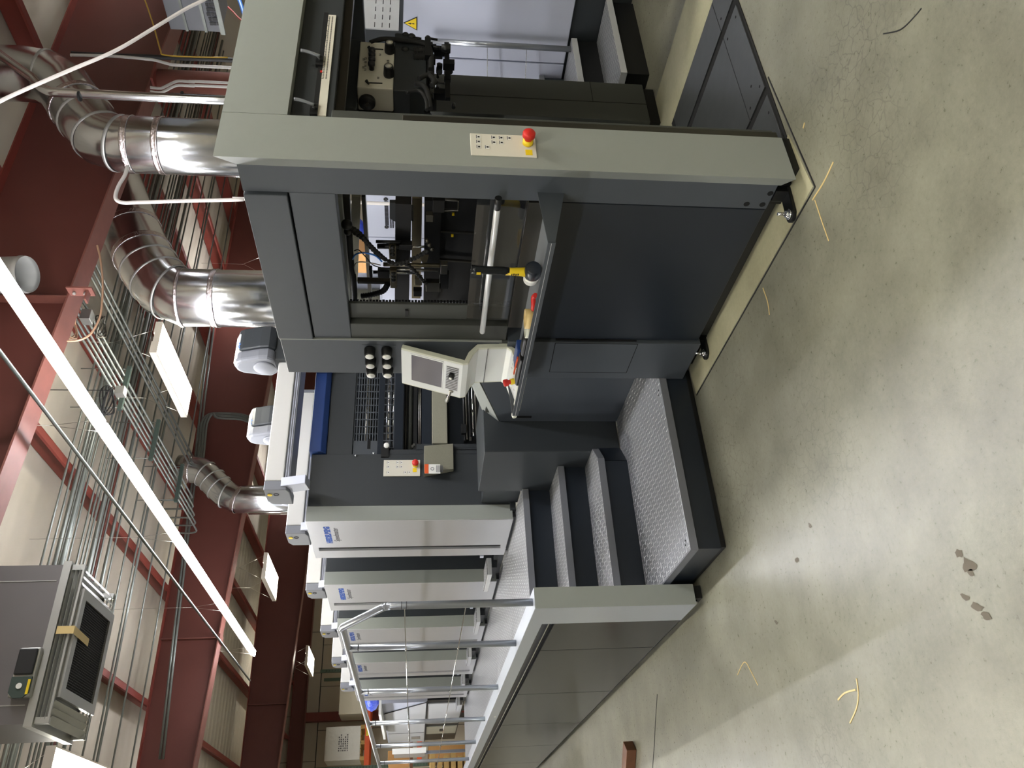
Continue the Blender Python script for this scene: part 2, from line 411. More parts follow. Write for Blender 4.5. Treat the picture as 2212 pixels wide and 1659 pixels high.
lab = ['red roof purlin running lengthwise over the grille of the hanging air box', 'red roof purlin running lengthwise between air box and long light strip',
 'red roof purlin running lengthwise above the long light strip', 'red roof purlin running lengthwise over the square ceiling lights',
 'red roof purlin first to the right of the middle duct', 'red roof purlin second to the right of the middle duct',
 'red roof purlin passing behind the nearest duct', 'red roof purlin furthest right over the feeder top']
for (n, x), l in zip(PUR, lab):
    m_ = MB(); m_.box(x-.003,x+.003,YF,YB,5.12,5.35); m_.box(x-.075,x,YF,YB,5.12,5.126); m_.box(x,x+.075,YF,YB,5.344,5.35)
    m_.add([(x-.075,YF,5.12),(x-.075,YB,5.12),(x-.085,YB,5.14),(x-.085,YF,5.14)],[(0,1,2,3)])
    tag(m_.build('roof_purlin','red_steel'), l, 'roof beam', 'roof purlins')
# post under the first beam, and a wall column far away
c0 = px(305,172,1,5.3).x
post = thing('steel_column', (c0,5.3,0), 'round red steel column holding up the nearest roof beam', 'column')
MB().cyl((c0,5.3,0),(c0,5.3,zb(c0)-.03),.108,seg=28).build('shaft','red_primer',post)
B(c0-.16,c0+.16,5.15,5.45,zb(c0)-.034,zb(c0)-.012).build('cap_plate','red_steel',post)
c1 = px(740,1547,1,25.2).x
wc = MB(); wc.box(c1-.12,c1+.12,25.12,25.14,0,4.72); wc.box(c1-.12,c1-.1,25.14,25.36,0,4.72); wc.box(c1+.1,c1+.12,25.14,25.36,0,4.72)
tag(wc.build('steel_column','red_steel'), 'red steel wall column against the back wall behind the wrapped pallets', 'column')

# ------------------------------------------------------------------ conduits
n_c = [0]
def conduit_x(x, y, r=.011, z=5.07, x0=-2, x1=13, m_='conduit', grp='thin grey conduits strung across under the roof', lb=None):
    Y = px(x, y, 2, z).y
    o = MB().cyl((x0,Y,z),(x1,Y,z),r,seg=10).build('ceiling_conduit', m_)
    tag(o, lb or 'thin grey metal conduit running crosswise close under the cream roof', 'conduit', grp)
for x in (122,130,150,178,186,201,216,292,300): conduit_x(x, 1200)
for x in (136,197): conduit_x(x, 1200, .024, 5.05, m_='conduit', grp='thick conduits across the roof', lb='thicker grey metal conduit running crosswise close under the cream roof')
for x in (289,301,327,347,376,404,424,446,470): conduit_x(x, 470)
for x in (311,395): conduit_x(x, 470, .02, 5.05, grp='thick conduits across the roof', lb='thicker grey metal conduit running crosswise close under the cream roof')
for x in (205,245,410): conduit_x(x, 950)
o = B(-1,13,px(206,1200,2,5.1).y,px(206,1200,2,5.1).y+.05,5.075,5.115).build('sprinkler_strut','red_steel_dark'); tag(o,'dark red angle strut between the crosswise conduits left of the air box','strut')
# lengthwise run on trapeze hangers, between the first two beams
run = [px(330+dx, 950, 2, 4.66).x for dx in (-22,-13,-4,6,16)]
for i, x in enumerate(sorted(run)):
    yend = 11.2-.12*i
    pts = [(x,5.75,4.66),(x,yend-.15,4.66)]+arc((x,yend-.15,4.78),.12,-PI/2,0,5,(0,1,0),(0,0,1))+[(x,yend-.03,5.1)]
    tag(MB().tube(pts,.0125,8).build('ceiling_conduit','conduit'), 'shiny conduit in the lengthwise rack of five on green hangers', 'conduit', 'conduits on the trapeze hangers')
for k, (py, l) in enumerate(((868,'nearest of the dark green hanger bars carrying five conduits'),(968,'middle dark green hanger bar carrying five conduits'),(1052,'farthest dark green hanger bar carrying five conduits'))):
    Y = px((262,330,385)[k], py, 2, 4.63).y; xa, xb = min(run)-.12, max(run)+.12
    h = thing('conduit_hanger', ((xa+xb)/2,Y,4.6), l, 'pipe hanger')
    B(xa,xb,Y-.02,Y+.02,4.606,4.647).build('strut_channel','strut_green',h)
    for x in (xa+.03,xb-.03): MB().cyl((x,Y,4.6),(x,Y,5.12),.005,seg=6).build('threaded_rod','conduit',h)
run2 = [px(300+dx, 780, 2, 4.85).x for dx in (-8,2,12)]
for x in run2: tag(MB().cyl((x,5.6,4.85),(x,11.7,4.85),.014,seg=8).build('ceiling_conduit','conduit'), 'conduit in the lengthwise trio right of the green hanger bars', 'conduit', 'trio of lengthwise conduits')
for y0 in (5.3+.14,11.85+.14):
    for k, dz in enumerate((.25,.33)):
        pass
# conduits crossing on the face of the second beam and dropping to the press
for i, (pxs) in enumerate(([(455,700),(437,850),(420,1000),(398,1180),(372,1400),(345,1640)], [(463,700),(444,850),(426,1000),(404,1180),(378,1400),(352,1640)])):
    pts = [px(x, y, 1, 11.6) for x, y in pxs]
    tag(MB().tube(pts,.018,8).build('beam_conduit','conduit'), 'grey conduit clipped along the face of the second roof beam', 'conduit', 'conduits on the second beam')
for i in range(3):
    dx = i*6; pts = spline([px(x, y, 1, 11.45-.07*i) for x, y in ((425+dx,1010),(430+dx,960),(435+dx,915),(448+dx,897-i*2),(470,893+dx*.8),(520,895+dx*.9),(550,905+dx),(575,908+dx),(620,908+dx))], 4)
    tag(MB().tube(pts,.02,8).build('drop_conduit','conduit'), 'bent grey conduit dropping from the second roof beam behind the white press covers', 'conduit', 'bent conduits dropping at the second beam')
# slanted pipe beside the light strip
P0, P1 = px(0,760,2,4.15), px(540,1470,2,3.98)
d_ = (P1-P0); pa, pb = P0-d_*.12, P1
tag(MB().cyl(pa,pb,.014,seg=10).build('hanger_pipe','conduit'), 'thin straight grey pipe hung parallel to the long light strip', 'pipe')
# loose cable coils and boxes near the hanger bars
def coil(cx, cy, z, r, n, m_, l, k=5):
    c = px(cx, cy, 2, z); mb = MB()
    for i in range(k): mb.tube([c+Vector((r*(1+.05*i)*math.cos(a), r*.9*(1-.04*i)*math.sin(a), .012*i+.02*math.sin(2*a+i))) for a in [2*PI*t/24 for t in range(24)]], .006, 6, closed=True)
    mb.cyl(c+Vector((r*.9,0,0)),(c.x+r*.9,c.y,5.36),.004,seg=6)
    tag(mb.build('cable_coil', m_), l, 'cable coil')
coil(238,866,4.4,.13,1,'rubber','coil of dark grey cable hanging under a conduit box by the light strip')
coil(222,706,4.5,.1,1,'steel_dark','small coil of grey cable beside the junction box near the first beam')
coil(158,708,4.6,.1,1,'cable_tan','coil of tan cable hanging at the edge of the first roof beam',3)
for x, y, z, s_, l in ((262,846,4.52,.09,'grey junction box above the dark cable coil'),(190,685,4.6,.11,'square grey junction box just past the first roof beam')):
    c = px(x,y,2,z); tag(B(c.x-s_/2,c.x+s_/2,c.y-s_/2,c.y+s_/2,z-.04,z+.05).build('junction_box','galv_dull',bevel=.004), l, 'electrical box')
pts = spline([px(x,y,1,5.15) for x,y in ((210,530),(217,560),(222,610),(220,660),(214,690),(195,722),(170,735),(145,737))],5)
tag(MB().tube(pts,.008,6).build('slack_cable','cable_tan'), 'tan cable sagging in a loop beside the first roof beam', 'cable')

# ------------------------------------------------------------------ ceiling lights
def troffer(cx, cy, label, w_=.36, l=1.22, z=4.0, glow='lamp_glow'):
    t = thing('ceiling_light', (cx,cy,z), label, 'ceiling light', 'square-ended fluorescent ceiling lights')
    b = MB(); x0,x1,y0,y1 = cx-w_/2,cx+w_/2,cy-l/2,cy+l/2
    b.box(x0,cx-.05,y0,y1,z+.055,z+.065); b.box(cx+.05,x1,y0,y1,z+.055,z+.065); b.box(cx-.05,cx+.05,cy-.05,cy+.05,z+.055,z+.065); b.box(x0,x0+.012,y0,y1,z,z+.055); b.box(x1-.012,x1,y0,y1,z,z+.055); b.box(x0+.012,x1-.012,y0,y0+.012,z,z+.055); b.box(x0+.012,x1-.012,y1-.012,y1,z,z+.055)
    b.build('housing','lamp_pan',t)
    for s_ in (-1,1): B(cx+s_*w_*.245-w_*.22,cx+s_*w_*.245+w_*.22,y0+.02,y1-.02,z+.005,z+.02).build('tube_bank',glow,t)
    for s_ in (-1,1): B(cx-.05,cx+.05,cy+s_*.06,cy+s_*(l/2-.02),z+.04,z+.052).build('added_uplight',glow,t)  # upward glow added to the fixtures to brighten the roof liner
    h = MB()
    for yy in (y0+.1,y1-.1):
        for xx in (x0+.01,x1-.01): h.cyl((xx,yy,z+.06),(cx,yy,z+.45),.002,seg=5)
        h.cyl((cx,yy,z+.45),(cx,yy,5.12),.002,seg=5)
    h.build('hanging_wire','steel',t)
    return t
troffer(4.62,7.08,'bright two-tube ceiling light nearest, right beside the long light strip')
troffer(4.70,13.6,'bright two-tube ceiling light seen beyond the second roof beam', w_=.44)
troffer(4.75,19.7,'small distant two-tube ceiling light near the back wall', w_=.44)
troffer(.70,6.85,'ceiling light at the picture edge beside the hanging air box', w_=.6)
for x, y, g_ in ((4.62,.5,'lamp_glow'),(4.62,-5.5,'lamp_glow'),(.4,.0,'lamp_glow'),(.9,-5.5,'lamp_glow'),(-3.2,-4,'lamp_glow'),(-3.2,1.5,'lamp_glow_cool'),(-3.2,7.5,'lamp_glow_cool'),(-3.2,13.5,'lamp_glow_cool'),(.7,13.5,'lamp_glow_cool'),(9,4,'lamp_glow_cool'),(9,11,'lamp_glow_cool'),(9,18,'lamp_glow_cool'),(.7,19.5,'lamp_glow'),(-1,22.5,'lamp_glow'),(9.5,22.5,'lamp_glow')):  # the two nearest the back wall are added, unseen, to brighten it
    troffer(x, y, 'ceiling light outside the picture, in the hall rows and as added back-wall fill', w_=.5, glow=g_)
# long strip: end-to-end two-metre bodies on one row
XS = 3.13
st = thing('light_strip', (XS,8,3.9), 'very long glaring white fluorescent strip light slanting over the press', 'light strip')
B(XS-.03,XS+.03,1.0,12.4,3.94,3.97).build('housing','lamp_pan',st)
for k in range(5):
    y0 = 1.0+k*2.28; B(XS-.045,XS+.045,y0+.01,y0+2.27,3.90,3.94).build('tube_bank','strip_glow',st,bevel=.015)
h = MB()
for Y in (3.3,5.55,7.8,10.1,12.2):
    for s_ in (-.05,.05): h.cyl((XS+s_,Y,3.955),(XS,Y,4.3),.002,seg=5)
    h.cyl((XS,Y,4.3),(XS,Y,5.3),.002,seg=5)
h.build('hanging_wire','steel',st)

# ------------------------------------------------------------------ hanging air box with louvres
xa,xb,ya,yb,zz = .80,1.60,4.36,4.88,3.40
ab = thing('air_diffuser_box', (1.2,4.64,zz), 'grey sheet-metal air duct box hanging from the roof with louvred lower end', 'air diffuser')
B(xa,xb,ya,yb,zz+.02,5.3).build('duct_box','hvac_grey',ab)
s_ = MB(); s_.box(xa-.001,xb+.001,ya-.004,ya,3.93,3.945); s_.box(xa+.085,xa+.09,ya-.003,ya,zz+.05,5.3); s_.box(xb-.09,xb-.085,ya-.003,ya,zz+.05,5.3); s_.build('seam','galv_dull',ab)
zl = zz-.075
fr = MB(); fr.box(xa-.015,xb+.015,ya-.015,yb+.015,zz-.01,zz+.03)
for (X_, Y_) in ((xa,ya),(xb-.03,ya),(xa,yb-.03),(xb-.03,yb-.03)): fr.box(X_,X_+.03,Y_,Y_+.03,zl,zz)
fr.build('louvre_frame','galv_dull',ab)
for k in range(3):
    z = zl+.008+k*.022
    MB().obox(((xa+xb)/2,ya+.008,z+.006),((xb-xa)/2-.02,0,0),(0,.008,-.006),(0,.0012,.0016)).build('louvre_slat','galv_dull',ab)
    MB().obox(((xa+xb)/2,yb-.008,z+.006),((xb-xa)/2-.02,0,0),(0,.008,.006),(0,-.0012,.0016)).build('louvre_slat','galv_dull',ab)
for k in range(3):
    for x_, sg in ((xa+.022+k*.036,1),(xb-.022-k*.036,-1)):
        MB().obox((x_,(ya+yb)/2,zl+.008),(.017,0,-.012*sg),(0,(yb-ya)/2-.02,0),(.001,0,.0015)).build('louvre_slat','galv_dull',ab)
g = MB(); t_ = .05; g0, g1 = xa+.125, xb-.125
g.box(g0,g1,ya+.02,ya+.02+t_,zl-.02,zl); g.box(g0,g1,yb-t_,yb,zl-.02,zl); g.box(g0,g0+t_,ya+.02+t_,yb-t_,zl-.02,zl); g.box(g1-t_,g1,ya+.02+t_,yb-t_,zl-.02,zl)
g.box(xa,xb,ya-.004,ya+.006,zl-.004,zl+.006); g.box(xa,xb,yb-.006,yb+.004,zl-.004,zl+.006); g.build('grille_frame','galv_dull',ab)
g = MB(); g.box(g0+t_,g1-t_,ya+t_,yb-t_,zl+.0,zl+.004)
k = ya+.02+t_
while k < yb-t_: g.box(g0+t_,g1-t_,k,k+.003,zl-.012,zl); k += .0125
k = g0+t_
while k < g1-t_: g.box(k,k+.003,ya+.02+t_,yb-t_,zl-.012,zl); k += .0125
g.build('egg_crate_grille','grille_dark',ab)
# tape strip and smoke detector on its face
tp = MB()
tpp = [px(118,1362,1,ya-.006), px(120,1358,1,ya-.006)]
a_ = px(122,1361,1,ya-.018); b__ = Vector((a_.x,ya-.018,zl-.028)); e_ = Vector((a_.x-.01,ya+.2,zl-.03))
tp.add([a_+Vector((-.02,0,0)),a_+Vector((.02,0,0)),b__+Vector((.02,0,0)),b__+Vector((-.02,0,0)),e_+Vector((.02,0,0)),e_+Vector((-.02,0,0))],[(0,1,2,3),(3,2,4,5)])
o = tp.build('tape_strip','tape_tan'); md = o.modifiers.new('thick','SOLIDIFY'); md.thickness = .001
tag(o, 'strip of masking tape stuck across the louvres of the air box', 'tape')
dc = px(53,1457,1,ya-.03)
det = thing('duct_smoke_detector', (dc.x,ya,dc.z-.05), 'clear-covered smoke detector box on the face of the hanging air box', 'smoke detector')
B(dc.x-.11,dc.x+.13,ya-.045,ya,dc.z-.055,dc.z+.05).build('base','galv_dull',det,bevel=.01)
B(dc.x-.005,dc.x+.12,ya-.06,ya-.045,dc.z-.045,dc.z+.042).build('control_module','ink_black',det,bevel=.006)
MB().prism([(dc.x-.015,dc.z-.05),(dc.x-.015,dc.z+.045),(dc.x-.09,dc.z+.045),(dc.x-.115,dc.z+.02),(dc.x-.115,dc.z-.025),(dc.x-.09,dc.z-.05)],1,ya-.055,ya-.045).build('sensor_module','strut_green',det)
MB().cyl((dc.x-.06,ya-.06,dc.z),(dc.x-.06,ya-.055,dc.z),.014).build('sensor_disc','label_white',det)
B(dc.x-.1,dc.x-.03,ya-.0585,ya-.0555,dc.z-.048,dc.z-.036).build('caution_label','yellow',det)

# ------------------------------------------------------------------ exhaust ducts
def duct(path, r, label, collars, dark_from=None):
    pts = [Vector(p) for p in path]
    base = pts[0]
    t = thing('exhaust_duct', base, label, 'duct', 'galvanised exhaust ducts')
    MB().tube(pts, r, 32).build('pipe','galv',t)
    for i, (s_, wd, kind) in enumerate(collars):
        # s_ = distance from start
        acc = 0
        for a, b in zip(pts, pts[1:]):
            L = (b-a).length
            if acc+L >= s_:
                c = a.lerp(b, (s_-acc)/L); d = (b-a).normalized(); break
            acc += L
        if kind == 'foil':
            prof = [(r+.001,-wd/2),(r+.006,-wd/2)]+[(r+.006+random.uniform(-.003,.003), -wd/2+wd*k/6) for k in range(1,6)]+[(r+.004,wd/2),(r+.001,wd/2)]
            MB().lathe(prof,c,d,40).build('foil_tape','foil',t)
        else:
            MB().lathe([(r,-wd/2),(r+.007,-wd/4),(r+.007,wd/4),(r,wd/2)],c,d,32).build('seam_ring','galv_dull',t)
    return t
def path(pp, Y): return [px(x, y, 1, Y) for x, y in pp]
Y1 = 4.6
v = px(450,319,1,Y1); top = px(262,318,1,Y1)
pth = [Vector((v.x,Y1,1.9)), Vector((v.x,Y1,top.z))]
e1 = path([(222,300),(196,270),(165,228),(140,190),(105,168),(60,160),(0,158),(-60,158)], Y1)
p1 = [pth[0],pth[1]]+[e1[0],e1[1],e1[2],e1[3],e1[4],e1[5],e1[6],e1[7]]
H_ = top.z-1.9
p1l = [pth[0], pth[1]]+e1
duct(p1l, .222, 'large galvanised exhaust duct rising just behind the feeder and bending at the roof, rightmost', [(px(283,319,1,Y1).z-1.9,.05,'foil'),(px(350,319,1,Y1).z-1.9,.05,'foil'),(H_+.02,.03,'r'),(H_+.2,.03,'r'),(H_+.45,.03,'r'),(H_+.62,.05,'foil'),(H_+1.1,.03,'r')])
Y2 = 6.0
v = px(500,645,1,Y2); top = px(395,645,1,Y2)
p2 = [Vector((v.x,Y2,1.9)), Vector((v.x,Y2,top.z))]+path([(358,625),(330,590),(308,550),(285,500),(262,440),(240,380),(215,330)], Y2)
H_ = top.z-1.9
duct(p2, .265, 'large galvanised exhaust duct in the middle, elbow passing behind the nearest roof beam', [(px(395,645,1,Y2).z-1.9,.03,'foil'),(px(468,645,1,Y2).z-1.9,.05,'foil'),(H_+.13,.025,'r'),(H_+.33,.025,'r'),(H_+.52,.025,'r'),(H_+.7,.06,'foil'),(H_+1.02,.06,'foil')])
Y3 = 11.0
v = px(600,1078,1,Y3); top = px(515,1078,1,Y3)
p3 = [Vector((v.x,Y3,2.0)), Vector((v.x,Y3,top.z))]+path([(488,1068),(468,1048),(452,1030),(435,1018),(412,1014),(385,1012)], Y3)
H_ = top.z-2.0
duct(p3, .2, 'smaller galvanised exhaust duct farthest down the press, S-bend toward the roof', [(px(515,1078,1,Y3).z-2.,.06,'foil'),(H_+.2,.025,'r'),(H_+.36,.025,'r'),(H_+.52,.025,'r'),(H_+.68,.025,'r'),(H_+.95,.12,'foil')])
v = px(590,1103,1,11.5)
pp = thing('flue_pipe',(v.x,11.5,.02),'thin shiny pipe standing close behind the smallest exhaust duct','pipe')
MB().cyl((v.x,11.5,.02),(v.x,11.5,px(538,1103,1,11.5).z),.06,seg=20).build('pipe','foil',pp)
# duct end cut off at the picture's left edge beside the strip
v = px(22,592,1,4.7); pe = thing('duct_stub',(v.x,4.7,v.z-.1),'short shiny duct end poking in above the long light strip','duct')
MB().lathe([(.13,-.02),(.135,0),(.135,.02),(.13,.03),(.13,.9)],(v.x,4.7,v.z-.1),(.1,.2,1),28).build('pipe','galv_dull',pe)

# ------------------------------------------------------------------ pipes and cables right of the nearest duct
Yp = 4.1
pts = [Vector((px(470,213,1,Yp).x,Yp,1.9))]+[px(x,y,1,Yp) for x,y in ((440,215),(250,206),(130,200))]+spline([px(x,y,1,Yp) for x,y in ((110,199),(88,188),(72,170))],4)+[px(30,140,1,Yp),px(0,118,1,Yp),px(-60,70,1,Yp)]
dp = thing('downpipe',pts[0],'smooth silver pipe running up beside the nearest duct and bending away','pipe')
MB().tube(pts,.034,18).build('pipe','galv',dp)
for x in (172,394):
    c = px(x,208,1,Yp); MB().cyl(c-Vector((0,0,.006)),c+Vector((0,0,.006)),.037,seg=18).build('clamp','rubber',dp)
Yk = 5.0
pts = [Vector((px(480,129,1,Yk).x,Yk,1.9))]+[px(x,y,1,Yk) for x,y in ((480,129),(300,122),(170,117),(155,115))]
tag(MB().tube(pts,.022,10).build('gas_pipe','pipe_black'), 'thin black pipe running straight up with a yellow cable on it', 'pipe')
pts = [px(x,y,1,Yk-.05) for x,y in ((492,124),(420,123),(356,119),(347,110),(340,85),(330,50),(313,0),(300,-30))]
tag(MB().tube(spline(pts,4),.007,8).build('yellow_cable','cable_yellow'), 'yellow cable rising on the black pipe and swinging away right', 'cable')
pts = [px(x,y,1,4.95) for x,y in ((492,146),(385,141),(360,137),(335,130),(310,127),(240,121),(160,119),(155,119))]
pts = [Vector((pts[0].x,pts[0].y,.02))]+pts
tag(MB().tube(spline(pts,4),.014,10).build('white_conduit','conduit_white'), 'white conduit with a slight offset, right of the black pipe', 'conduit')
for k,(off,l) in enumerate(((0,'pale bent conduit hugging the round red column, nearer the duct'),(-9,'pale bent conduit hugging the round red column, nearer the column'))):
    pts = [px(x,y+off,1,5.1) for x,y in ((492,188),(420,186),(388,184),(375,187),(355,197),(345,200),(325,198))]
    pts = [Vector((pts[0].x,pts[0].y,.02))]+pts
    tag(MB().tube(spline(pts,4),.013,10).build('white_conduit','conduit_white'), l, 'conduit')
# thick slack cable swinging close overhead
pts = [px(x,y,1,3.2) for x,y in ((-30,240),(0,219),(60,191),(150,152),(250,109),(330,62),(400,20),(440,0),(480,-25))]
tag(MB().tube(spline(pts,6),.011,10).build('overhead_cable','cable_white'), 'thick pale cable sagging slantwise close in front of the ducts', 'cable')
pts = [Vector((px(540,430,1,4.45).x,4.45,1.1))]+[px(x,y,1,4.45) for x,y in ((540,430),(525,431),(400,434),(300,437),(268,438),(252,432),(250,420),(257,400),(270,378),(275,360))]
tag(MB().tube(spline(pts,6),.014,10).build('overhead_cable','cable_white'), 'white cable looping down to the feeder top from the nearest duct', 'cable')
pts = [px(x,y,1,5.) for x,y in ((455,-20),(475,0),(500,22),(515,38),(530,50))]
tag(MB().tube(spline(pts,4),.008,8).build('red_cable','cable_red'), 'thin red cable pair slanting beside the grey heater panel', 'cable')
pts = [px(x,y,1,5.) for x,y in ((512,-15),(517,0),(522,14),(528,34))]
tag(MB().tube(spline(pts,4),.02,8).build('blue_cable','cable_blue'), 'bright blue cable at the top corner over the feeder beam', 'cable')
# heater panel
ca, cb = px(368,64,0,6.6), px(480,70,0,6.6)
hp = thing('unit_heater', (6.8,ca.y-.8,cb.z), 'flat grey sheet-metal heater casing with small dark lettering, top right behind the cables', 'heater')
B(6.6,7.0,ca.y-1.8,ca.y,cb.z,ca.z).build('casing','cap_grey',hp,bevel=.01)
rb = MB()
for f_ in (.33,.7):
    z = ca.z+(cb.z-ca.z)*f_; rb.box(6.588,6.6,ca.y-1.8,ca.y,z-.012,z+.012)
rb.box(6.58,6.6,ca.y-1.8,ca.y+.01,cb.z-.03,cb.z+.01); rb.build('rib','conduit',hp)
lt = MB()
for k in range(3):
    c = px(447+8*k,11,0,6.59)
    for q_ in range(9): lt.box(6.586,6.5885,c.y-.2+q_*.045,c.y-.17+q_*.045,c.z-.012,c.z+(.012 if (q_*7+k)%3 else .02))
lt.build('printed_lines','ink_black',hp)

# ================================================================== PRESS: feeder
XF = 2.392
fd = thing('press_feeder', (3.43,2.9,0), 'tall dark grey sheet feeder at the near end of the press, light grey front frame', 'printing press')
# front frame: light grey portal with bevelled outer edge
def frame():
    xo0,xo1,zt,zb_ = 2.332,4.528,2.306,.05
    mb = MB(); Yf, Yk = 2.118, 2.209; d = .06
    # left column
    def col(xa, xb, xin):      # xa outer, xb inner
        mb.add([(xa,Yf,zb_),(xb,Yf,zb_),(xb,Yf,zt-.0),(xa,Yf,zt),(xin,Yk,zb_+.012),(xb,Yk,zb_+.012),(xb,Yk,zt-.062),(xin,Yk,zt-.062)],
               [(0,1,2,3),(4,7,6,5),(0,3,7,4),(1,5,6,2),(0,4,5,1),(2,6,7,3)])
    col(xo0,2.577,xo0+d); mb2 = MB()
    o = mb.build('side_column','grey_paint',fd)
    mb3 = MB(); mb3.add([(xo1,Yf,zb_),(4.283,Yf,zb_),(4.283,Yf,zt),(xo1,Yf,zt),(xo1-d,Yk,zb_+.012),(4.283,Yk,zb_+.012),(4.283,Yk,zt-.062),(xo1-d,Yk,zt-.062)],
               [(0,1,2,3),(4,7,6,5),(0,3,7,4),(1,5,6,2),(0,4,5,1),(2,6,7,3)]); mb3.build('side_column','grey_paint',fd)
    mb2.add([(2.5795,Yf,2.062),(4.28,Yf,2.062),(4.28,Yf,zt),(2.5795,Yf,zt),(2.5795,Yk,2.062),(4.28,Yk,2.062),(4.28,Yk,zt-.062),(2.5795,Yk,zt-.062)],
               [(0,1,2,3),(4,7,6,5),(0,3,7,4),(1,5,6,2),(0,4,5,1),(2,6,7,3)]); mb2.build('top_beam','grey_paint',fd)
    B(2.577,2.5795,Yf+.003,Yk,zb_+.02,zt-.065).build('seam','label_white',fd)
frame()
# dark upright behind the frame, hood covers, far posts
sd = MB(); sd.prism([(2.209,.075),(2.345,.075),(2.345,2.245),(2.209,2.245)],0,XF,XF+.28); sd.build('side_upright','slate',fd)
hl = MB()
for y_, z_ in ((2.255,.09),(2.32,.17),(2.32,.10)): hl.cyl((XF-.001,y_,z_),(XF+.004,y_,z_),.013,seg=16)
hl.build('screw_hole','black_hole',fd)
MB().prism([(2.209,.075),(2.345,.075),(2.345,2.245),(2.209,2.245)],0,4.19,4.468).build('side_upright','slate',fd)
B(XF-.012,4.47,2.353,3.336,2.074,2.2445).build('hood_cover','slate',fd,bevel=.004)
B(XF-.002,XF+.06,2.343,3.336,1.885,2.068).build('hood_flap','slate',fd,bevel=.004)
B(4.40,4.47,2.343,3.336,1.885,2.068).build('hood_flap','slate',fd,bevel=.004)
B(XF+.02,4.46,2.34,3.34,2.0,2.07).build('hood_inner','steel_dark',fd)
# knob post
MB().prism([(3.340,1.13),(3.660,1.13),(3.660,2.2385),(3.340,2.241)],0,XF,XF+.06).build('rear_upright','slate',fd,bevel=.004)
B(4.21,4.47,3.34,3.66,.06,2.24).build('rear_upright','slate',fd,bevel=.004)
B(XF+.002,XF+.05,3.218,3.338,1.10,1.885).build('window_post','olive_dark',fd,bevel=.003)
B(XF+.04,XF+.06,3.205,3.219,1.10,1.885).build('slot','black_hole',fd)
B(XF+.03,XF+.045,3.09,3.206,1.10,1.885).build('window_post','olive_dark',fd,bevel=.003)
B(XF+.022,XF+.03,3.13,3.18,1.60,1.615).build('latch','black',fd)
kp = MB().box(XF-.0015,XF,3.392,3.648,1.662,1.838); kp.build('knob_plate','slate',fd)
kn = []
for y_ in (3.427,3.516,3.606):
    for z_ in (1.798,1.711):
        k = MB().lathe([(0,0),(.028,0),(.03,.008),(.027,.045),(.024,.05),(0,.05)],(XF-.001,y_,z_),(-1,0,0),20).build('control_knob','black',fd)
        MB().lathe([(0,.0503),(.0215,.0503),(.0215,.0525),(0,.054)],(XF-.001,y_,z_),(-1,0,0),20).build('knob_cap','label_white',k)
# lower side: navy panel, kick panel with door
B(XF+.002,XF+.05,2.352,3.318,.075,.985).build('side_panel','navy',fd,bevel=.003)
kk = B(XF-.016,XF+.26,3.326,3.665,.06,1.09).build('kick_panel','slate',fd,bevel=.003)
MB().prism([(3.334,.84),(3.334,.404),(3.603,.404),(3.603,.832)],0,XF-.0175,XF-.015).build('door','slate',kk)
g = MB()
for a, b in (((3.332,.842),(3.605,.834)),((3.332,.402),(3.605,.402)),((3.332,.842),(3.332,.402)),((3.605,.834),(3.605,.402))): g.bar((XF-.0165,a[0],a[1]),(XF-.0165,b[0],b[1]),.004,.002,up=(1,0,0))
g.build('door_gap','black_hole',kk)
B(XF-.006,XF+.0,3.318,3.327,.41,.84).build('shadow_gap','black_hole',fd)
B(XF-.01,XF+.0,3.336,3.343,1.12,2.24).build('edge_trim','grey_paint',fd)
MB().prism([(3.345,1.09),(3.66,1.09),(3.66,1.135),(3.345,1.135)],0,XF+.003,XF+.26).build('console_backing','olive_dark',fd)
# feed housing with sloping top, and stair-side box
MB().prism([(3.665,.10),(4.64,.10),(4.64,1.00),(4.17,1.158),(3.665,1.33)],0,2.655,2.70).build('feed_housing','slate',fd,bevel=.003)
MB().add([(2.655,3.70,1.325),(2.655,4.64,1.008),(2.76,4.70,1.105),(2.76,3.75,1.38),(2.69,3.70,1.30),(2.69,4.64,.99),(2.79,4.70,1.08),(2.79,3.75,1.36)],[(0,1,2,3),(4,7,6,5),(0,4,5,1),(1,5,6,2),(2,6,7,3),(3,7,4,0)]).build('sloping_cover','grey_paint',fd)
B(2.649,2.656,4.567,4.585,.793,.924).build('slot','black_hole',fd)
B(2.70,4.2,3.7,4.6,.1,1.1).build('feed_board_body','olive_dark',fd)
B(2.424,2.95,4.64,5.255,.20,1.112).build('stair_guard','slate_dark',fd,bevel=.004)
B(2.50,2.95,5.25,5.63,.78,1.06).build('stair_guard','slate_dark',fd,bevel=.004)
# foot brackets
def foot(cx, cy, ang, ln=.16):
    d = Vector((math.cos(ang),math.sin(ang),0)); n = Vector((-d.y,d.x,0)); c = Vector((cx,cy,0))
    mb = MB(); pts = [c-n*.035-d*0, c+n*.035]+[c+d*ln+n*.035*math.cos(a)+d*.035*math.sin(a) for a in [PI*t/8 for t in range(9)]]
    mb.add([(p.x,p.y,.003) for p in pts]+[(p.x,p.y,.018) for p in pts],[list(range(len(pts)))[::-1],[len(pts)+i for i in range(len(pts))]]+[(i,(i+1)%len(pts),(i+1)%len(pts)+len(pts),i+len(pts)) for i in range(len(pts))])
    mb.box(cx-.03,cx+.06,cy-.03,cy+.03,.003,.07)
    f = mb.build('foot_bracket','black_metal',fd,bevel=.003); e = c+d*(ln-.0)
    MB().cyl((e.x,e.y,.018),(e.x,e.y,.024),.022,seg=20).cyl((e.x,e.y,.024),(e.x,e.y,.036),.016,seg=6).cyl((e.x,e.y,.036),(e.x,e.y,.07),.007,seg=10).build('anchor_bolt','chrome',f)
foot(2.42,2.27,PI*.97,.12)
foot(2.46,3.40,PI*1.0,.09)
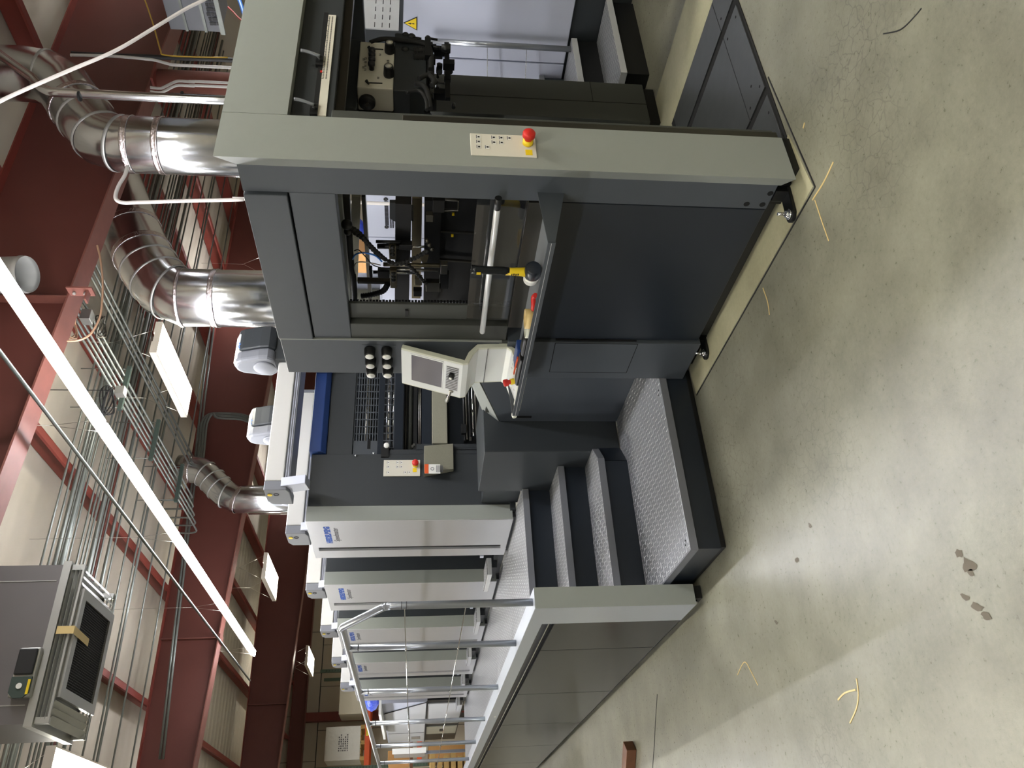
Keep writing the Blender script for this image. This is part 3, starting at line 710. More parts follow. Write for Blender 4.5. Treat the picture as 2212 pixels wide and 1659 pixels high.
B(2.42,2.6,2.14,2.19,.0,.05).build('foot_block','black_metal',fd); B(2.42,2.60,2.22,2.34,.004,.076).build('foot_block','black_metal',fd)
B(2.45,2.62,3.35,3.62,.004,.07).build('foot_block','black_metal',fd)
B(2.44,2.5,2.35,3.33,.012,.08).build('base_skirt','black',fd)
# button panel on the front column
def estop(parent, c, n, r=.022, plate=None):
    c, n = Vector(c), Vector(n).normalized()
    e = MB().lathe([(0,0),(r*.95,0),(r*.95,.02),(0,.02)],c,n,24).build('emergency_button','yellow',parent)
    MB().lathe([(r*.7,.02),(r*.75,.03),(r*1.15,.036),(r*1.15,.052),(r,.057),(0,.059)],c,n,24).build('button_head','red',e)
    return e
bpn = B(2.392,2.516,2.1145,2.118,1.096,1.354).build('button_panel','panel_ivory',fd,bevel=.002)
estop(bpn,(2.470,2.1145,1.128),(0,-1,0))
B(2.404,2.433,2.1133,2.1146,1.113,1.14).build('yellow_label','yellow',bpn)
kb = MB(); lb = MB(); ic = MB()
def key(x, z, w_=.018, h=.018, bar_=True):
    kb.box(x-w_/2,x+w_/2,2.1128,2.1146,z-h/2,z+h/2); lb.box(x-w_/2,x+w_/2,2.1122,2.1128,z+h/2-.003,z+h/2) if bar_ else None
    ic.box(x-.004,x+.004,2.1122,2.1128,z-.005,z+.003)
for x, z in ((2.495,1.322),(2.467,1.322),(2.438,1.322),(2.438,1.289),(2.495,1.262),(2.467,1.262),(2.495,1.232),(2.467,1.232),(2.495,1.200)): key(x, z)
kb.build('key','label_white',bpn,bevel=.001); lb.build('key_bar','logo_grey',bpn); ic.build('key_symbol','ink_black',bpn)

# scale bar under the top beam
sb = B(2.58,4.28,2.165,2.20,1.895,2.062).build('scale_bar','slate_dark',fd,bevel=.002)
B(2.60,3.32,2.160,2.166,1.955,1.975).build('slide_slot','black_hole',sb)
ru = B(2.632,3.302,2.158,2.165,1.922,1.955).build('ruler','panel_ivory',sb)
tk = MB()
for i in range(60):
    x = 2.86+i*.0072; tk.box(x,x+.0025,2.1572,2.158,1.946,1.948+(.004 if i%5 else .0065)); 
    tk.box(x,x+.0035,2.1572,2.158,1.934,1.939)
tk.build('scale_marks','ink_black',ru)
for x in (2.665,2.975):
    k = MB().cyl((x,2.165,1.968),(x,2.135,1.968),.011,seg=14).build('clamp_lever','black',sb)
    MB().tube(spline([(x,2.135,1.968),(x+.004,2.13,1.99),(x+.012,2.125,2.02),(x+.014,2.123,2.045)],3),.007,10).build('lever_grip','glass_bulb',k)
    B(x-.035,x+.03,2.15,2.166,1.955,1.985).build('clamp_block','black',sb)
B(2.900,2.912,2.157,2.160,1.955,1.963).build('pointer','red',sb)
B(2.605,4.26,2.21,2.245,1.86,1.905).build('cross_member','steel_dark',fd)
# inner guide rails of the pile lift
ip = MB(); ip.box(2.582,2.66,2.15,2.235,.06,1.90); ip.build('pile_guide','olive_dark',fd,bevel=.003)
B(2.582,2.62,2.125,2.151,.06,1.62).build('guide_rail','steel_dark',fd,bevel=.003)
for z in (1.86,1.815):
    MB().cyl((2.60,2.1499,z),(2.60,2.147,z),.009,seg=14).build('guide_bolt','black_hole' if z > 1.85 else 'steel',fd)
B(4.2,4.28,2.15,2.235,.06,1.90).build('pile_guide','olive_dark',fd,bevel=.003)
# drive-side frame and dark cross panel with sheet of notes
ds = B(4.10,4.47,3.29,3.34,.08,1.55).build('drive_side_frame','olive_dark',fd,bevel=.003)
B(4.268,4.271,3.2885,3.2905,.08,1.55).build('seam','black_hole',ds); B(4.271,4.47,3.2885,3.2905,.435,.438).build('seam','black_hole',ds)
B(4.12,4.45,3.31,3.5,.004,.08).build('foot_block','black_metal',fd)
cp = B(4.475,5.44,3.345,3.37,1.672,2.15).build('cross_panel','slate_dark',fd)
lab_ = B(4.98,5.33,3.337,3.345,1.70,1.95).build('note_sheet','grey_paint_light',cp)
tx = MB()
for i in range(4):
    for q_ in range(3): tx.box(5.0+.09*i,5.0+.09*i+.05,3.3355,3.337,1.76+.05*q_,1.765+.05*q_)
tx.build('note_text','ink_black',lab_)
B(2.7,4.4,2.9,2.94,2.02,2.07).build('top_rail','brass_steel',fd); B(2.7,4.4,3.15,3.2,1.95,2.0).build('top_rail','brass_steel',fd)

for p0_, p1_, X_, w_, m_ in (((744,418),(757,640),2.80,.05,'steel_dark'),((731,418),(752,640),2.72,.03,'grey_paint'),((770,418),(764,600),3.0,.045,'beige_metal'),((785,418),(800,640),3.05,.02,'steel_dark')):
    MB().bar(px(*p0_,0,X_),px(*p1_,0,X_),.05,w_).build('top_rail',m_,fd)
# suction head
hx0,hx1,hy0,hy1,hz0,hz1 = 3.262,3.620,2.500,2.632,1.680,1.850
sh = B(hx0,hx1,hy0,hy1,hz0,hz1).build('suction_head_box','panel_ivory',fd,bevel=.006)
Yh = hy0
def kn2(x, z, r=.024):
    k = MB().lathe([(0,0),(r*1.05,0),(r*1.1,.01),(r*.95,.05),(r*.9,.054),(0,.054)],(x,Yh,z),(0,-1,0),22).build('dial','black',sh)
    MB().lathe([(0,.0545),(r*.72,.0545),(0,.056)],(x,Yh,z),(0,-1,0),20).build('dial_cap','panel_ivory',k)
a = px(842,112,1,Yh); kn2(a.x,a.z); a = px(840,163,1,Yh); kn2(a.x,a.z)
sl = MB()
for p, q_ in (((798,105),(828,107)),((795,179),(826,180))):
    a, b = px(*p,1,Yh-.001), px(*q_,1,Yh-.001); sl.bar(a,b,.006,.003,up=(0,1,0))
sl.build('slider_slot','black_hole',sh)
for p in ((796,101),(791,174)):
    a = px(*p,1,Yh-.02); MB().cyl(a+Vector((0,.02,-.012)),a,.004,.008,seg=10).build('slider_lever','black',sh)
for i, p in enumerate(((804,121),(804,130),(804,140),(803,150))):
    a = px(*p,1,Yh); MB().lathe([(0,0),(.012,0),(.012,.02),(.017,.025),(.017,.04),(0,.042)],(a.x,Yh,a.z),(0,-1,0),16).build('push_knob','black',sh)
sy = MB()
for p in ((790,126),(790,134),(789,142),(789,150),(786,128),(785,145),(821,118),(817,168)):
    a = px(*p,1,Yh-.0008); sy.box(a.x-.007,a.x+.007,Yh-.0012,Yh,a.z-.004,a.z-.002); sy.box(a.x-.007,a.x-.005,Yh-.0012,Yh,a.z-.004,a.z+.006); sy.box(a.x+.003,a.x+.005,Yh-.0012,Yh,a.z-.004,a.z+.006)
sy.build('symbol','ink_black',sh)
a = px(838,143,1,Yh); text('PRESETPLUS',.017,'lettering','ink_black',sh,(a.x+.002,Yh-.001,a.z),(1,0,0),(0,0,1),bold=.0003)
a = px(788,216,0,hx0); w_ = MB().lathe([(0,0),(.040,0),(.040,.02),(.036,.026),(0,.026)],(hx0,2.575,1.805),(-1,0,0),28).build('side_wheel','black',sh)
MB().cyl((hx0-.026,2.575,1.805),(hx0-.032,2.575,1.805),.012,seg=14).build('wheel_hub','steel_dark',w_)
hb = MB(); hb.box(3.18,3.72,2.56,2.95,1.85,2.02); hb.prism([(hx0+.01,1.68),(hx1+.11,1.68),(hx1+.11,1.60),(hx1+.02,1.52),(3.33,1.52),(hx0+.01,1.60)],1,2.515,2.8); hb.build('head_housing','slate_dark',fd,bevel=.005)
B(3.24,3.72,2.64,2.95,1.68,1.85).build('head_housing','olive_dark',fd)
# hanging head mechanics: blocks, suckers, hoses
mech = MB()
for i in range(26):
    x = random.uniform(3.3,3.85); z = random.uniform(1.38,1.53); y = random.uniform(2.55,2.8); s_ = random.uniform(.008,.022)
    if random.random() < .5: mech.box(x-s_,x+s_,y-s_,y+s_,z-s_*1.5,z+s_*1.5)
    else: mech.cyl((x-s_*1.5,y,z),(x+s_*1.5,y,z),s_*.8,seg=10)
mech.box(3.3,3.86,2.66,2.69,1.50,1.53); mech.box(3.35,3.8,2.6,2.62,1.40,1.425)
mech.build('sucker_linkage','black_metal',fd)
def ppx(lst, Y): return [px(x,y,1,Y) for x,y in lst]
for pts_, r in ((ppx(((800,92),(830,84),(870,88),(905,92),(925,100),(932,120),(930,150)),2.5),.012),(ppx(((905,170),(925,162),(938,175),(932,185)),2.45),.012),(ppx(((895,180),(915,185),(925,205),(930,235)),2.45),.012),(ppx(((878,200),(905,196),(920,215),(922,238)),2.4),.008)):
    MB().tube(spline(pts_,5),r,10).build('air_hose','rubber',fd)
bl = MB(); P_ = ppx(((930,118),(931,165)),2.52)
n_ = 14; pr = []
for i in range(n_*2+1): pr.append((.012+(.006 if i%2 else 0), (P_[1]-P_[0]).length*i/(n_*2)))
bl.lathe(pr,P_[0],(P_[1]-P_[0]),14).build('bellows','rubber',fd)
for (x0_,x1_,y_) in ((893,921,124),(893,921,112)):
    P_ = ppx(((x0_,y_),(x1_,y_)),2.52); L_ = (P_[1]-P_[0]).length
    MB().lathe([(.02+(.01 if i%2 else 0),L_*i/14) for i in range(15)],P_[0],P_[1]-P_[0],14).build('bellows','rubber',fd)
for c_, r in (((876,76),.017),((889,80),.02),((899,86),.014),((875,108),.02),((924,82),.014),((938,176),.018)):
    a = px(*c_,1,2.52); MB().sphere(a,(r,r*.9,r*1.1)).cyl(a,a+Vector((-.01,.0,-.05)),.006,seg=8).build('thumb_screw','black',fd)
a, b = px(924,86,1,2.5), px(924,125,1,2.5); MB().bar(a,b,.03,.03).build('linkage_block','black',fd)
a, b = px(936,101,1,2.5), px(958,104,1,2.5); k_ = MB().cyl(a,b-Vector((0,0,-.02)),.006,seg=8); k_.lathe([(0,-.035),(.024,-.035),(.018,.01),(0,.012)],b,(0,0,1),12); k_.build('thumb_screw','black',fd)
P_ = ppx(((892,98),(935,98)),2.53); MB().bar(P_[0],P_[1],.02,.03).build('linkage_block','black',fd)

# what shows through the operator-side opening (X about 2.6 .. 3.4)
def sx(x, y, X=2.75): return px(x, y, 0, X)
a, b = sx(872,424), sx(868,662); MB().bar(a,b,.10,.075).build('cross_shaft','black',fd)
a, b = sx(901,424,2.9), sx(899,640,2.9); MB().bar(a,b,.03,.05).build('cross_shaft','brass_steel',fd)
a, b = sx(922,424,2.85), sx(920,660,2.85); MB().cyl(a,b,.012).build('guide_bar','steel_dark',fd)
a, b = sx(936,424,2.8), sx(930,660,2.8); MB().bar(a,b,.06,.08).build('cross_shaft','black_metal',fd)
MB().prism([(sx(842,428).y,sx(842,428).z),(sx(864,428).y,sx(864,428).z),(sx(864,475).y,sx(864,475).z),(sx(842,462).y,sx(842,462).z)],0,2.72,2.74).build('side_guide_plate','slate_dark',fd)
MB().prism([(sx(880,455).y,sx(880,455).z),(sx(893,460).y,sx(893,460).z),(sx(893,482).y,sx(893,482).z),(sx(880,476).y,sx(880,476).z)],0,2.76,2.8).build('side_guide_plate','slate_dark',fd)
for (a_, b_, r, m_) in (((867,534),(918,533),.006,'chrome'),((828,571),(950,574),.011,'brass_steel'),((822,580),(946,584),.007,'steel'),((806,588),(905,590),.008,'chrome'),((815,532),(868,532),.013,'black'),((812,522),(866,523),.008,'black')):
    MB().cyl(sx(*a_,2.66),sx(*b_,2.66),r,seg=12).build('guide_rod',m_,fd)
for (x0_,x1_,y0_,y1_,m_,X_) in ((840,856,528,556,'brass_steel',2.65),(842,858,580,618,'brass_steel',2.65),(816,842,582,597,'black',2.66),(862,890,524,536,'black',2.66),(952,966,568,588,'steel',2.64),(896,912,598,612,'brass_steel',2.66),(893,911,624,636,'black_metal',2.66),(797,805,578,596,'black_metal',2.66),(772,850,603,610,'steel_dark',2.68),(920,952,606,626,'steel_dark',2.7),(950,968,588,620,'black_metal',2.7),(920,936,460,475,'steel_dark',2.7),(935,960,428,455,'black_metal',2.7)):
    a, b = sx(x0_,y0_,X_), sx(x1_,y1_,X_); B(X_-.015,X_+.015,a.y,b.y,a.z,b.z).build('carriage_block',m_,fd,bevel=.002)
for x, y in ((848,534),(848,541),(848,549),(850,590),(850,598),(850,605)):
    MB().sphere(sx(x,y,2.635),.012,10).build('clamp_ball','black',fd)
MB().prism([(sx(904,522).y,sx(904,522).z),(sx(926,522).y,sx(926,522).z),(sx(922,536).y,sx(922,536).z),(sx(913,538).y,sx(913,538).z)],0,2.655,2.665).build('sucker_plate','brass_steel',fd)
bx = sx(925,524,2.64)
for dx in (0,6,12): MB().sphere(sx(922+dx*.9,520+dx*1.5,2.64),.012,10).build('clamp_ball','steel_dark',fd)
def chain(pix, X, r=.011, name='drag_chain', step=.016):
    pts = spline([sx(x,y,X) for x,y in pix], 8); mb = MB(); acc = 0
    for a, b in zip(pts, pts[1:]):
        acc += (b-a).length
        if acc > step: mb.sphere(b, r, 8); acc = 0
    mb.tube(pts, r*.55, 8); mb.build(name,'rubber',fd)
chain(((752,488),(775,502),(795,525),(815,545),(835,562),(860,570),(885,562),(905,553),(925,540)),2.6,.012,'hose_of_links')
chain(((858,568),(880,572),(895,585),(908,600),(920,612)),2.6,.011,'hose_of_links')
chain(((760,500),(783,515),(803,537),(822,557)),2.62,.011,'hose_of_links')
MB().sphere(sx(749,485,2.6),.026,14).sphere(sx(752,500,2.6),.02,12).build('hose_coupling','black',fd)
P_ = spline([sx(x,y,2.62) for x,y in ((755,505),(757,540),(760,575),(764,600),(766,640),(765,655))],5); MB().tube(P_,.014,10).build('air_hose','rubber',fd)
P_ = spline([sx(x,y,2.6) for x,y in ((762,560),(768,550),(785,546),(810,552),(825,565))],5); MB().tube(P_,.004,6).build('air_line','cable_blue',fd)
P_ = spline([sx(x,y,2.6) for x,y in ((765,542),(775,540),(790,555),(805,572),(822,578))],5); MB().tube(P_,.003,6).build('air_line','ink_black',fd)
P_ = spline([sx(x,y,2.6) for x,y in ((768,590),(766,575),(775,566),(800,568),(822,573))],5); MB().tube(P_,.003,6).build('air_line','cable_white',fd)
cor = [sx(x,y,2.66) for x,y in ((780,640),(805,636),(828,628),(838,612))]; cor = spline(cor,10)
MB().tube(cor,.014,10,rs=[.012+(.004 if i%2 else 0) for i in range(len(cor))]).build('corrugated_hose','rubber',fd)
for X_, y_ in ((2.56,650),(2.60,662)):
    a, b = sx(755,y_,X_), sx(1100,y_+3,X_); mb = MB(); n_ = int((b-a).length/.016)
    for i in range(n_):
        c = a.lerp(b,(i+.5)/n_); mb.obox(c,(.004,0,0),(0,.006 if i%2 else .0085,0),(0,0,.0062))
    mb.build('lift_chain','black_metal',fd)
# dark stack guard panels with small yellow stickers behind the acrylic
gp = MB(); gp.box(2.84,2.88,2.40,3.60,.60,1.475); gp.build('pile_guard','black',fd)
for y_ in (424+40,568-8): 
    a, b = sx(925,y_+30,2.83), sx(1030,y_+33,2.83)
for (xx,yy) in ((979,463),(977,509)): a = sx(xx,yy,2.835); B(2.832,2.84,a.y-.008,a.y+.008,a.z-.006,a.z+.006).build('sticker','yellow',fd)
for yy in (498,560):
    a, b = sx(936,yy,2.82), sx(1028,yy+6,2.82); MB().bar(a,b,.012,.012).build('guard_rib','steel_dark',fd)
P_ = [sx(x,y,2.8) for x,y in ((945,430),(990,432),(990,455),(945,455))]; MB().tube(P_,.008,8,closed=True).build('guard_rib','steel_dark',fd)
# rear wall of opening (partly open to the machine beyond)
B(2.95,4.2,3.36,3.40,1.1,1.45).build('rear_wall','black',fd)
# acrylic guard with grab rail
ac = B(2.418,2.424,2.352,3.19,1.10,1.312).build('guard_window','acrylic',fd)
rl = MB().cyl((2.345,2.300,1.234),(2.345,3.20,1.2335),.0135,seg=20); rl.sphere((2.345,3.20,1.2335),.0135); hr = rl.build('grab_rail','handle_metal',ac)
for y_ in (2.37,3.13): MB().cyl((2.345,y_,1.234),(2.42,y_,1.234),.009,seg=10).build('rail_mount','black',hr)
MB().cyl((2.345,2.29,1.234),(2.345,2.35,1.234),.0145,seg=16).build('rail_mount','black',hr)

# tool tray
zt_, ZL = 1.071, 1.049
xt = 2.12
ty = MB().box(xt+.004,XF-.001,2.303,3.636,1.022,1.030).build('tool_tray','tray_metal',fd)
def wedge(y0, y1): return MB().prism([(XF,1.071),(xt,1.049),(xt,1.020),(XF,.960)],1,y0,y1)
wedge(2.296,2.302).build('tray_side','slate',ty); wedge(3.637,3.643).build('tray_side','slate',ty)
MB().prism([(xt,1.020),(XF,.960),(XF,.964),(xt,1.0235)],1,2.302,3.637).build('tray_underside','slate',ty)
rim = MB().box(xt-.003,xt+.003,2.296,3.643,1.018,1.0495); rim.build('tray_rim','slate',ty,bevel=.001)
B(xt-.004,xt-.003,2.30,3.64,1.034,1.036).build('rim_groove','grey_paint_light',ty)
bk = MB(); bk.box(XF-.004,XF+.02,2.352,3.22,1.03,1.10); bk.build('tray_back','steel_dark',ty)

# control console: S-bent white panel
cs = MB(); Yn = 3.37
prof = [px(866.6,752,1,Yn),px(1000,786,1,Yn),px(1012,784,1,Yn),px(1022,765,1,Yn),px(1034,752,1,Yn),px(1095,750,1,Yn),px(1105,757,1,Yn),px(1128,818,1,Yn)]
prof = [(p.x,p.z) for p in prof]
Yend = [3.70,3.70,3.70,3.70,3.70,3.70,3.70,3.66]
# thickness behind (towards +X / down)
th = .026; back = []
for i, p in enumerate(prof):
    a = Vector(prof[max(i-1,0)]); b = Vector(prof[min(i+1,len(prof)-1)]); d = (b-a).normalized(); n = Vector((-d.y,d.x))
    if n.x < 0: n = -n
    back.append((p[0]+n.x*th, p[1]+n.y*th))
poly = prof+back[::-1]
console = MB().prism(poly,1,Yn,3.705).build('control_console','cream_edge',fd,bevel=.006)
# bright front skins
fs = MB()
for i in range(len(prof)-1):
    (x0_,z0_),(x1_,z1_) = prof[i],prof[i+1]
    fs.add([(x0_-.0015,Yn+.012,z0_),(x0_-.0015,3.693,z0_),(x1_-.0015,3.693,z1_),(x1_-.0015,Yn+.012,z1_)],[(0,1,2,3)])
fs.build('front_skin','white_plastic',console)
pA, pB = Vector((prof[0][0],0,prof[0][1])), Vector((prof[1][0],0,prof[1][1])); dn = (pB-pA).normalized(); nn = Vector((-dn.z,0,dn.x)); nn = nn if nn.x < 0 else -nn
def onp(t, y): return pA.lerp(pB,t)+Vector((0,y,0))
def pquad(name, t0, t1, y0, y1, off, m_, parent):
    a = [onp(t0,y0),onp(t0,y1),onp(t1,y1),onp(t1,y0)]; return MB().add([p+nn*off for p in a]+[p+nn*(off-.0015) for p in a],[(0,1,2,3),(7,6,5,4),(0,4,5,1),(1,5,6,2),(2,6,7,3),(3,7,4,0)]).build(name,m_,parent)
sc = pquad('touch_screen',.17,.68,3.40,3.64,.0032,'screen',console)
fk = MB()
for t0,t1,y0,y1 in ((.155,.17,3.392,3.648),(.68,.695,3.392,3.648),(.155,.695,3.392,3.40),(.155,.695,3.64,3.648)):
    a = [onp(t0,y0),onp(t0,y1),onp(t1,y1),onp(t1,y0)]; fk.add([p+nn*.004 for p in a]+[p+nn*.001 for p in a],[(0,1,2,3),(7,6,5,4),(0,4,5,1),(1,5,6,2),(2,6,7,3),(3,7,4,0)])
fk.build('screen_bezel','white_plastic',console)
kyp = pquad('keypad',.74,.95,3.42,3.64,.003,'grey_paint_light',console)
lg = MB()
for i in range(14):
    y_ = 3.425+i*.0155; a = onp(.75,y_)+nn*.0036; b = onp(.94,y_)+nn*.0036; lg.bar(a,b,.005,.001,up=nn)
lg.build('keypad_lines','steel_dark',kyp)
c = onp(.84,3.49)+nn*.003; dl = MB().lathe([(0,0),(.016,0),(.016,.024),(0,.026)],c,nn,18).build('rotary_dial','black',console); MB().lathe([(0,.0262),(.011,.0262),(0,.028)],c,nn,16).build('dial_cap','label_white',dl)
c = onp(.845,3.655)+nn*.003; lv = MB().lathe([(0,0),(.014,0),(.012,.004),(0,.005)],c,nn,16); e_ = c+nn*.03+Vector((0,.05,.012)); lv.tube([c,c.lerp(e_,.3),e_],.005,10,rs=[.004,.006,.010]); lv.sphere(e_,.011,10); lv.build('joystick_lever','steel',console)
B(prof[4][0]-.004,prof[4][0]-.001,Yn+.001,3.70,1.19,1.192).build('seam_line','ink_black',console)
pC, pD = Vector((prof[6][0],0,prof[6][1])), Vector((prof[7][0],0,prof[7][1])); d2 = (pD-pC).normalized(); n2 = Vector((-d2.z,0,d2.x)); n2 = n2 if n2.z > 0 else -n2
lip = MB(); lip.bar(pD+Vector((0,Yn,0))-d2*.004,pD+Vector((0,3.76,0))-d2*.004,.03,.026,up=n2); lip.build('console_lip','cream_edge',console,bevel=.008)
estop(console, pC.lerp(pD,.55)+Vector((0,3.515,0))+n2*.002, n2, .017)
ks = MB()
for i in range(3):
    for k in range(7):
        c = pC.lerp(pD,.25+.2*i)+Vector((0,3.40+.035*k,0))+n2*.0025
        if abs(c.y-3.515) > .03: ks.bar(c-d2*.005,c+d2*.005,.007,.002,up=n2)
ks.build('shelf_key','label_white',console)

# ------------------------------------------------------------------ things lying in the tray
zt = 1.030
ma = thing('mallet', (2.235,2.60,zt), 'yellow-necked dead-blow mallet standing head down in the tool tray, dark grip upward', 'mallet')
hc = Vector((2.215,2.60,zt+.038))
MB().lathe([(0,-.062),(.030,-.062),(.036,-.05),(.036,.0),(0,.0)],hc,(.25,.97,0),24).build('hammer_head','navy',ma,bevel=.002,label='black rubber end of the mallet head')
MB().lathe([(0,0),(.036,0),(.036,.02),(.031,.024),(.031,.055),(.026,.062),(0,.062)],hc,(.25,.97,0),24).build('hammer_head','label_white',ma,label='white plastic end of the mallet head')
tz = px(1034,533,0,2.20).z
hp_ = [hc+Vector((0,0,.03)),hc+Vector((.0,-.002,.07)),hc+Vector((0,-.004,.11))]
MB().tube([hc+Vector((0,-.01,.02)),hc+Vector((0,-.012,.045)),hc+Vector((0,-.013,.09)),hc+Vector((0,-.014,.115))],.014,16,rs=[.022,.019,.0165,.0175]).build('neck','yellow',ma)
MB().tube([hc+Vector((0,-.014,.10)),hc+Vector((0,-.016,.13)),hc+Vector((0,-.018,.19)),hc+Vector((0,-.02,.24)),hc+Vector((0,-.021,.262))],.018,18,rs=[.0165,.0185,.018,.0185,.0195]).build('grip','navy_gloss',ma)
nm = MB()
for i in range(4): nm.box(hc.x-.0192,hc.x-.0172,hc.y-.020+.003*(i%2),hc.y-.010,hc.z+.060+.009*i,hc.z+.065+.009*i)
nm.build('neck_mark','ink_black',ma)
ml = MB()
for i in range(4): ml.box(hc.x-.0195,hc.x-.0185,hc.y-.024+.004*i,hc.y-.022+.004*i,hc.z+.222,hc.z+.24)
ml.build('grip_mark','yellow',ma)
tag(MB().tube(spline([(2.18,2.70,zt+.012),(2.19,2.73,zt+.017),(2.175,2.76,zt+.014),(2.18,2.80,zt+.01)],4),.011,12).build('utility_knife','red',bevel=0), 'small glossy red cutter lying next to the mallet head', 'knife')
def roll(cx, cy, r, ri, wd, axis, m_, label):
    mb = MB().lathe([(ri,0),(r,0),(r,wd),(ri,wd),(ri,0)],(cx,cy,zt+(0 if axis[2] else r)),axis,32); return tag(mb.build('tape_roll',m_), label, 'tape')
roll(2.175,2.865,.046,.036,.040,(0,0,1),'tape_tan','larger tan roll of tape lying in the tool tray next to the red cutter')
roll(2.178,2.955,.038,.031,.028,(0,0,1),'cream_edge','smaller pale roll of tape in the tray between the tan roll and the black pouch')
pu = MB().box(2.145,2.20,2.99,3.13,zt,zt+.03); tag(pu.build('tool_pouch','black',bevel=.01), 'black soft pouch lying against the front rim of the tool tray', 'pouch')
pl = thing('pliers',(2.24,3.09,zt),'black handled pliers lying in the tray beside the pouch','pliers')
MB().tube(spline([(2.23,3.02,zt+.01),(2.245,3.08,zt+.012),(2.235,3.14,zt+.012)],4),.007,8).build('handle','black',pl)
MB().tube(spline([(2.26,3.02,zt+.01),(2.248,3.08,zt+.012),(2.26,3.14,zt+.012)],4),.007,8).build('handle','black',pl)
MB().bar((2.245,3.135,zt+.012),(2.25,3.20,zt+.012),.02,.014).build('jaw','steel_dark',pl)
cn = MB(); cn.box(2.235,2.30,3.20,3.36,zt,zt+.034); tag(cn.build('carton','blue',bevel=.003), 'flat dark blue carton standing in the tray toward the white console', 'box')
MB_ = MB().box(2.15,2.21,3.17,3.40,zt,zt+.028); tag(MB_.build('brush','black',bevel=.008), 'long black brush lying along the front rim near the console', 'brush')
cd = MB().bar((2.205,3.22,zt+.032),(2.215,3.38,zt+.034),.012,.006); tag(cd.build('pencil','orange'), 'thin orange stick lying on top of the things near the console', 'pencil')

# ------------------------------------------------------------------ pile plates let into the floor
tag(B(2.60,3.93,2.150,3.16,-.03,.0045).build('pit_frame','black_hole'), 'dark slotted track between the steel floor plates in the feeder', 'floor track')
def fplate(x0,x1,y0,y1,l,holes=()):
    t = thing('floor_plate',((x0+x1)/2,(y0+y1)/2,.004),l,'floor plate','steel floor plates')
    B(x0,x1,y0,y1,.004,.012).build('plate','sole_plate',t,bevel=.001)
    for hx, hy in holes: MB().cyl((hx,hy,.0119),(hx,hy,.0128),.007,seg=10).build('screw','black_hole',t)
fplate(2.62,2.925,2.168,2.36,'small steel floor plate nearest the front column corner',((2.84,2.2),(2.87,2.33)))
fplate(2.975,3.605,2.168,2.352,'long narrow steel floor plate at the outer pit edge',((3.02,2.2),(3.02,2.32),(3.55,2.2),(3.55,2.32),(3.1,2.26)))
fplate(2.975,3.605,2.356,3.10,'big smooth steel floor plate in the middle of the feeder floor')
fplate(3.665,3.91,2.168,2.352,'steel floor plate beyond the right slot at the picture edge',((3.72,2.2),(3.72,2.32)))
fplate(3.665,3.91,2.356,3.10,'steel floor plate strip right of the slot, toward the dark inner frame')
fplate(2.62,2.925,2.364,3.1,'steel floor plate hidden mostly behind the front column')

# ================================================================== platform, stairs, operator gallery
pf = thing('entry_platform', (1.9,4.1,0), 'low checker-plate platform on a black base in front of the press steps', 'platform')
MB().prism([(1.367,3.665),(2.65,3.665),(2.65,4.63),(2.40,4.63),(1.46,4.52),(1.367,4.52)],2,.158,.20).build('tread_top','tread_plate',pf,bevel=.003)
rm = MB(); rm.box(1.364,2.39,3.662,3.668,.158,.198); rm.box(1.364,1.370,3.665,4.52,.158,.198); rm.build('rim','cap_grey',pf)
B(1.372,2.45,3.672,4.5,.035,.158).build('base','navy',pf)
B(1.385,2.45,3.69,4.5,.003,.035).build('plinth','black',pf)
for x, y in ((1.41,3.72),(1.43,3.71),(2.30,3.72),(2.32,3.70)): MB().cyl((x,y,.1995),(x,y,.2015),.005,seg=10).build('screw','black_hole',pf)

wk = thing('operator_gallery', (1.85,8.5,0), 'long raised operator walkway with checker-plate deck and dark glossy side panels', 'walkway')
YE = 13.2
MB().box(1.342,2.44,5.22,YE,.752,.795).build('deck_plate','tread_plate',wk)
B(1.342,2.42,5.215,5.221,.752,.795).build('deck_rim','cap_grey',wk)
B(1.342,2.42,5.24,5.26,.0,.752).build('riser','navy',wk)
for k, (z, y0, y1) in enumerate(((.40,4.495,4.875),(.595,4.85,5.24))):
    xr = 2.42
    if k == 0: poly = [(1.342,y0),(2.30,y0),(2.42,4.60),(2.42,y1),(1.342,y1)]
    else: poly = [(1.342,y0),(2.42,y0),(2.42,y1),(1.342,y1)]
    stp = MB().prism(poly,2,z-.045,z).build('step','tread_plate',wk,bevel=.002)
    if k == 0:
        r_ = MB().box(1.342,2.30,y0-.004,y0,z-.045,z-.001); r_.bar((2.30,y0-.002,z-.023),(2.42,4.598,z-.023),.004,.043); r_.build('step_rim','cap_grey',stp)
        ri = MB().box(1.342,2.29,y0+.02,y0+.04,.2,z-.045); ri.bar((2.29,y0+.03,.277),(2.44,4.64,.277),.02,.155); ri.build('riser','navy',wk)
    else:
        B(1.342,2.42,y0-.004,y0,z-.045,z-.001).build('step_rim','cap_grey',stp)
        B(1.342,2.42,y0+.02,y0+.04,.355,z-.045).build('riser','navy',wk)
fr = MB()
fr.prism([(4.128,.05),(4.425,.05),(4.425,.852),(YE,.852),(YE,.93),(4.128,.93)],0,1.229,1.342)
fr.build('side_frame','deck_frame',wk,bevel=.003)
B(1.230,1.342,4.1265,4.1285,.052,.928).build('end_cover','grey_paint',wk)
B(1.262,1.335,4.425,YE,.80,.852).build('cable_channel','navy',wk); B(1.262,1.335,4.425,YE,.775,.80).build('channel_rail','black',wk)
B(1.236,1.262,4.425,YE,.806,.812).build('channel_lip','chrome',wk)
ys = [4.428,5.04,6.35,7.67,8.99,10.31,11.63,YE]
for a, b in zip(ys, ys[1:]): B(1.236,1.26,a+.003,b-.003,.05,.778).build('side_panel','navy_gloss',wk,bevel=.002)
B(1.27,1.34,4.15,YE,.003,.055).build('plinth','black',wk)
